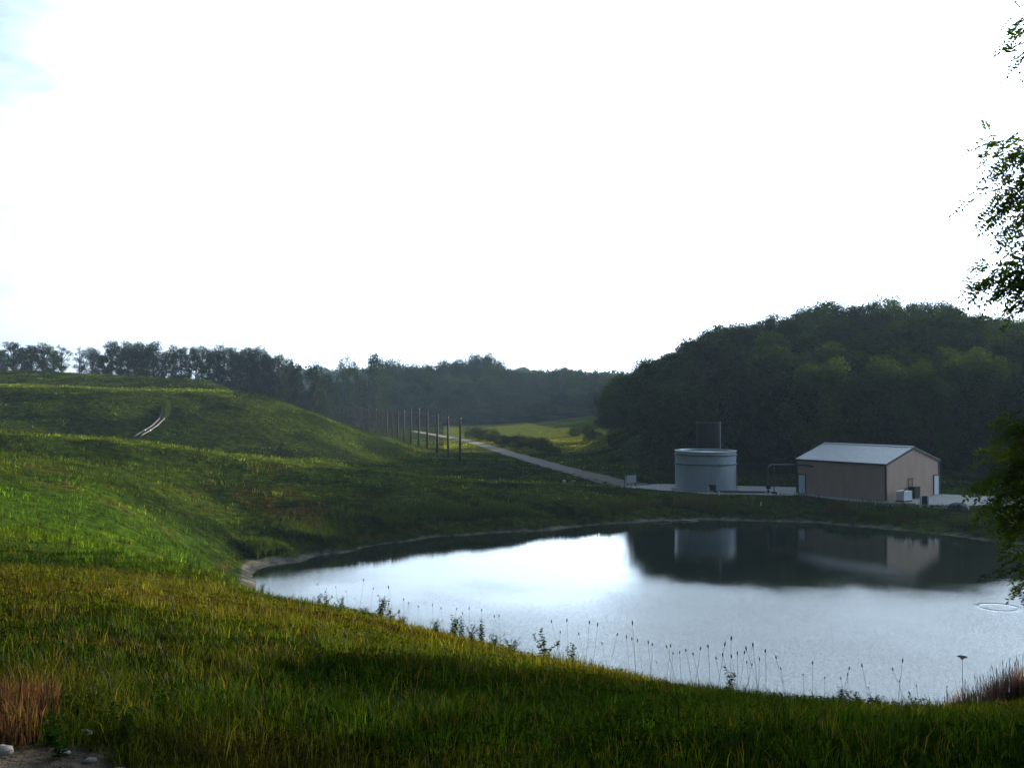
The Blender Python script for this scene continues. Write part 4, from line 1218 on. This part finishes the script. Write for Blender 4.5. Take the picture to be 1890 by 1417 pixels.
for (px, Y, n, rad, h, lab) in ((1805, 18.8, 420, .45, .62, "thin reddish grass clump left of the two at the right bank edge"), (1858, 19.0, 650, .36, .72, "dense tall reddish grass clump at the right bank edge"),
        (1915, 19.0, 420, .45, .62, "reddish grass clump cut by the right edge of the photo"), (1765, 18.5, 170, .3, .42, "wispy low reddish grass at the left end of the red clumps")):
    clump(px, Y, n, rad, h, PINK, lab, "reddish_grass_clump", .010, .22)

# ------------------------------------------------------------------ stalks with dark seed heads along the near bank
heads = [(745,1103),(755,1110),(772.5,1116),(798,1113),(814,1117),(844,1121.5),(853,1125),(866,1118),(889,1123),(911,1125),(921,1132),(1017,1138),(1046,1140),(1034,1163),(1088,1145),(1103,1149),
  (1067,1161.5),(1140,1167),(1155,1168),(1167,1143),(1165,1171),(1176,1175),(1195,1177),(1203,1185),(1227,1178),(1237,1188),(1253,1198),(1242,1203),
  (1265,1193),(1278,1199),(1292,1192.5),(1305,1186),(1337,1183),(1349,1173),(1331,1196.5),(1320,1208),(1347,1201.5),(1360,1200.5),(1373,1182),(1387,1181.5),(1373,1199),(1377,1217),(1388,1223),(1401,1212),(1410,1194),(1429,1202.5),
  (1498,1218),(1549,1245),(1563,1240),(1568,1228),(1588,1220),(1641,1223.5),(1664,1211.5),(1746,1261.5),(1658,1253),
  (585,1072),(602,1080),(620,1079.5),(639,1088),(672,1068.5),(690,1084),(717,1076.5),(655,1099),(705,1095),(1030,1190),(1110,1178),(1210,1215),(1440,1228),(1480,1240),(1520,1246),(1600,1262),(1690,1262)]
S0 = empty("seed_stalk", (0, 0, 0), "thin stalk with a dark seed head on the near bank edge", "plant", "seed-headed stalks along the near bank edge")
s1 = MB().tube([(0, 0, -.08), (.012, .004, .5), (0, 0, .93)], [.0036, .0032, .0026], 5, False).build("stem", M_stem, S0)
s2 = MB().tube([(0, 0, .915), (.001, 0, .935), (.002, 0, .965), (.002, 0, .99), (.002, 0, 1.0)], [.004, .013, .0145, .010, .003], 8).build("seed_head", M_seed, S0, True)
first = True
for i, (px, py) in enumerate(heads):
    Yc = crest(px) + random.uniform(-.9, 1.6)
    dx = random.gauss(.05, .16)                      # most lean a little to the left
    zh = zrow(py, Yc); b = at(px, Yc)
    hgt = max(.22, zh - b.z)
    b = at(px + dx * hgt / Yc * F, Yc)
    tilt = (random.uniform(-.06, .06), -math.atan(dx))
    k = hgt * 1.005
    kx = (k * .55 + .28) * 1.0
    if first:
        S0.location = b; S0.rotation_euler = (tilt[0], tilt[1], 0); S0.scale = (kx, kx, k); first = False
        continue
    dup(S0, [s1, s2], b, 0, (kx, kx, k), tilt=tilt)

# leafy weeds standing above the grass, three forms
def weed_meshes(seed, H=1.0, nb=7, ll=.10):
    rnd = random.Random(seed); st = MB(); V = []
    def leafq(p, d, l):
        d = d.normalized(); s = d.cross(Vector((rnd.gauss(0, .4), rnd.gauss(0, .4), 1))).normalized() * l * .24
        m_ = p + d * l * .45 + Vector((0, 0, .04 * l)); e_ = p + d * l + Vector((0, 0, -.15 * l))
        V.extend((p, m_ + s, e_, m_ - s))
    for b in range(nb):
        a = rnd.uniform(0, 6.28); sp = rnd.uniform(.12, .5) * (0.3 if b == 0 else 1)
        top = Vector((math.cos(a) * sp, math.sin(a) * sp, H * rnd.uniform(.55, 1.0) if b else H))
        base = Vector((rnd.gauss(0, .03), rnd.gauss(0, .03), -.05))
        mid = base.lerp(top, .5) + Vector((-top.x * .15, -top.y * .15, .05))
        st.tube([base, mid, top], [.008, .006, .003], 4, False)
        for k in range(11):
            t = .1 + .9 * k / 10
            q = base.lerp(mid, t).lerp(mid.lerp(top, t), t)
            for s_ in range(3):
                w = rnd.uniform(0, 6.28)
                leafq(q, Vector((math.cos(w), math.sin(w), rnd.uniform(-.1, .7))), ll * rnd.uniform(.6, 1.25) * (1.1 - .45 * t))
    return st.mesh("stem"), quad_mesh("leaves", np.array([tuple(v) for v in V]))
WM = []
for s_ in range(4):
    a, b = weed_meshes(200 + s_, nb=(7, 9, 5, 3)[s_], ll=(.17, .14, .19, .22)[s_])
    a.materials.append(M_stem); b.materials.append(LEAF["weed"]); WM.append((a, b))
def weed(px, top, var, label, group, wide=1.0, Y=None):
    Y = Y or crest(px) + random.uniform(-.2, .6)
    q = at(px, Y); h = max(.15, zrow(top, Y) - q.z)
    r = empty("leafy_weed", q, label, "weed", group, rz=random.uniform(0, 6.28))
    k = max(h, .34) * wide
    r.scale = (k, k, h)
    link("stem", WM[var][0], None, r); link("leaves", WM[var][1], None, r)
for (px, top, var, wide, lab) in ((700, 1098, 0, 1.25, "largest bushy leafy weed on the near bank edge, against the bright water"), (722, 1112, 2, 1.0, "leafy weed just right of the largest bushy one"), (742, 1132, 1, 1.1, "low leafy weed trailing right of the bushy one"),
        (672, 1118, 1, 1.0, "leafy weed left of the largest bushy one"), (604, 1090, 2, .9, "dark leafy weed against the left part of the pond"), (632, 1098, 1, .9, "leafy weed between two taller ones at the pond's left part"), (590, 1095, 1, .9, "low leafy weed beneath the left part of the pond"),
        (836, 1134, 0, 1.2, "broad-leaved weed standing near the middle of the bank edge"), (852, 1140, 2, 1.0, "upright leafy weed touching the broad-leaved one's right side"), (870, 1150, 1, 1.0, "leafy weed between the broad-leaved one and the upright pair"), (806, 1140, 1, 1.0, "leafy weed left of the broad-leaved one"),
        (889, 1142, 2, .9, "tall narrow leafy weed right of the broad-leaved one"), (912, 1166, 1, 1.1, "low weed where the bank edge starts down to the right"), (944, 1176, 1, 1.3, "ragged low weed right of the narrow one"),
        (1006, 1160, 2, 1.0, "dark upright leafy weed alone above the bank edge"), (1056, 1185, 3, .9, "small weed with a bent leaf right of the lone upright one"), (1345, 1232, 3, .9, "small weed with nodding top among the right-hand stalks"),
        (1547, 1266, 0, 1.0, "dark leafy weed in the shade at the right of the bank edge"), (1584, 1276, 2, 1.0, "dark leafy weed right of the first shaded one"), (1684, 1279, 3, 1.0, "shaded weed with flat leaves below the last tall stalks"),
        (1860, 1300, 0, 1.1, "dark leafy weed on the lit grass at the lower right"), (1616, 1280, 1, 1.0, "low dark weed near the right end of the bank edge")):
    weed(px, top, var, lab, "leafy weeds along the near bank edge", wide)
# Queen Anne's lace
def umbel():
    Y = 18.6; q = at(1774, Y); h = zrow(1215, Y) - q.z
    r = empty("wild_carrot", q, "single flat-topped flower stalk left of the red grass clumps", "flower")
    MB().tube([(0, 0, -.05), (.01, 0, h * .5), (0, 0, h)], [.006, .005, .004], 5, False).build("stem", M_stem, r)
    m = MB()
    for i in range(22):
        a, d = i * 2.4, .085 * math.sqrt((i + .5) / 22)
        e_ = (math.cos(a) * d, math.sin(a) * d, h + .06 - d * .15)
        m.tube([(0, 0, h - .01), e_], .0022, 3, False)
        m.box(e_, (.022, .022, .012))
    m.build("flower_head", M_seed, r)
umbel()
# dark leafy tufts scattered over the left end of the near slope
g = np.random.default_rng(61)
for i in range(34):
    px = float(g.uniform(-10, 500)); Y = crest(px) - float(g.uniform(0, 5.5))
    q = at(px, Y); top = HY + (CAM_Z - q.z - float(g.uniform(.22, .42))) / Y * F
    weed(px, top, i % 3, "knee-high leafy weed growing in the grass at the left of the near slope", "leafy weeds in the left-hand grass", .62, Y)
# low broad leaves by the bare soil
for i, (px, Y) in enumerate(((150, 5.3), (205, 5.0), (235, 4.75), (120, 5.5), (180, 5.6), (300, 5.4), (100, 4.7), (112, 4.45))):
    q = at(px, Y); top = HY + (CAM_Z - q.z - (.10 + .03 * (i % 3))) / Y * F
    weed(px, top, 3 if i % 2 else 1, "low yellowish-green weed beside the bare soil at lower left", "low weeds beside the bare soil", .62, Y)
# stones in the bare soil
def stone(px, Y, s, seed, label):
    rnd = random.Random(seed); q = at(px, Y); vs, fs = [], []
    n, m_ = 10, 6
    for j in range(m_):
        t = math.pi * (j + .5) / m_
        for i in range(n):
            w = 2 * math.pi * i / n; k = 1 + rnd.uniform(-.16, .16)
            vs.append((s * k * math.sin(t) * math.cos(w), .75 * s * k * math.sin(t) * math.sin(w), s * .5 * k * math.cos(t)))
    for j in range(m_ - 1):
        for i in range(n): fs.append((j * n + i, j * n + (i + 1) % n, (j + 1) * n + (i + 1) % n, (j + 1) * n + i))
    fs += [tuple(range(n - 1, -1, -1)), tuple(range((m_ - 1) * n, m_ * n))]
    o = MB().add(vs, fs[:]).build("stone", M_stone, None, True); o.location = q + Vector((0, 0, s * .2)); o.rotation_euler = (0, 0, rnd.uniform(0, 6))
    tag(o, label, "stone", "pale stones in the bare soil")
for i, (px, Y, s, lab) in enumerate(((0, 4.5, .06, "biggest pale stone, at the left edge below the rusty grass"), (26, 4.75, .06, "pale stone against the foot of the rusty grass"), (168, 4.4, .028, "small whitish stone alone on the bare soil"),
        (120, 4.52, .03, "small grey stone left of the whitish one"), (160, 4.9, .035, "pale stone at the edge of the low weeds"), (222, 4.25, .03, "grey stone at the right end of the bare soil"))):
    stone(px, Y, s, 300 + i, lab)

# driftwood on the far shore
for (px0, Y0, px1, Y1, lab) in ((1205, 114.0, 1240, 113.9, "pale driftwood stick on the far shore below the tank"), (1238, 114.2, 1290, 114.4, "longer pale driftwood log on the far shore below the tank")):
    A, B = at(px0, Y0), at(px1, Y1)
    r = empty("driftwood", A, lab, "log")
    d = B - A; d.z = 0
    MB().tube([Vector((0, 0, .12)), d * .5 + Vector((0, 0, .2)), d + Vector((0, 0, .1))], [.07, .09, .04], 7).build("log", M_palepipe, r, True)
    MB().tube([d * .4 + Vector((0, 0, .15)), d * .5 + Vector((0, -.2, .55))], [.03, .012], 5).build("branch", M_palepipe, r)

# ------------------------------------------------------------------ evening haze over the whole valley
hz = MB().box((0, 620, 38.5), (4300, 1560, 83))
M_haze = bpy.data.materials.new("valley_haze"); M_haze.use_nodes = True
N, L = M_haze.node_tree.nodes, M_haze.node_tree.links
N.remove(N["Principled BSDF"])
pv = N.new("ShaderNodeVolumePrincipled")
pv.inputs["Color"].default_value = (.52, .76, 1.0, 1)
pv.inputs["Density"].default_value = .00015
pv.inputs["Anisotropy"].default_value = .1
L.new(pv.outputs[0], N["Material Output"].inputs["Volume"])
tag(hz.build("haze", M_haze), "pale evening haze filling the valley", "haze", kind="stuff")
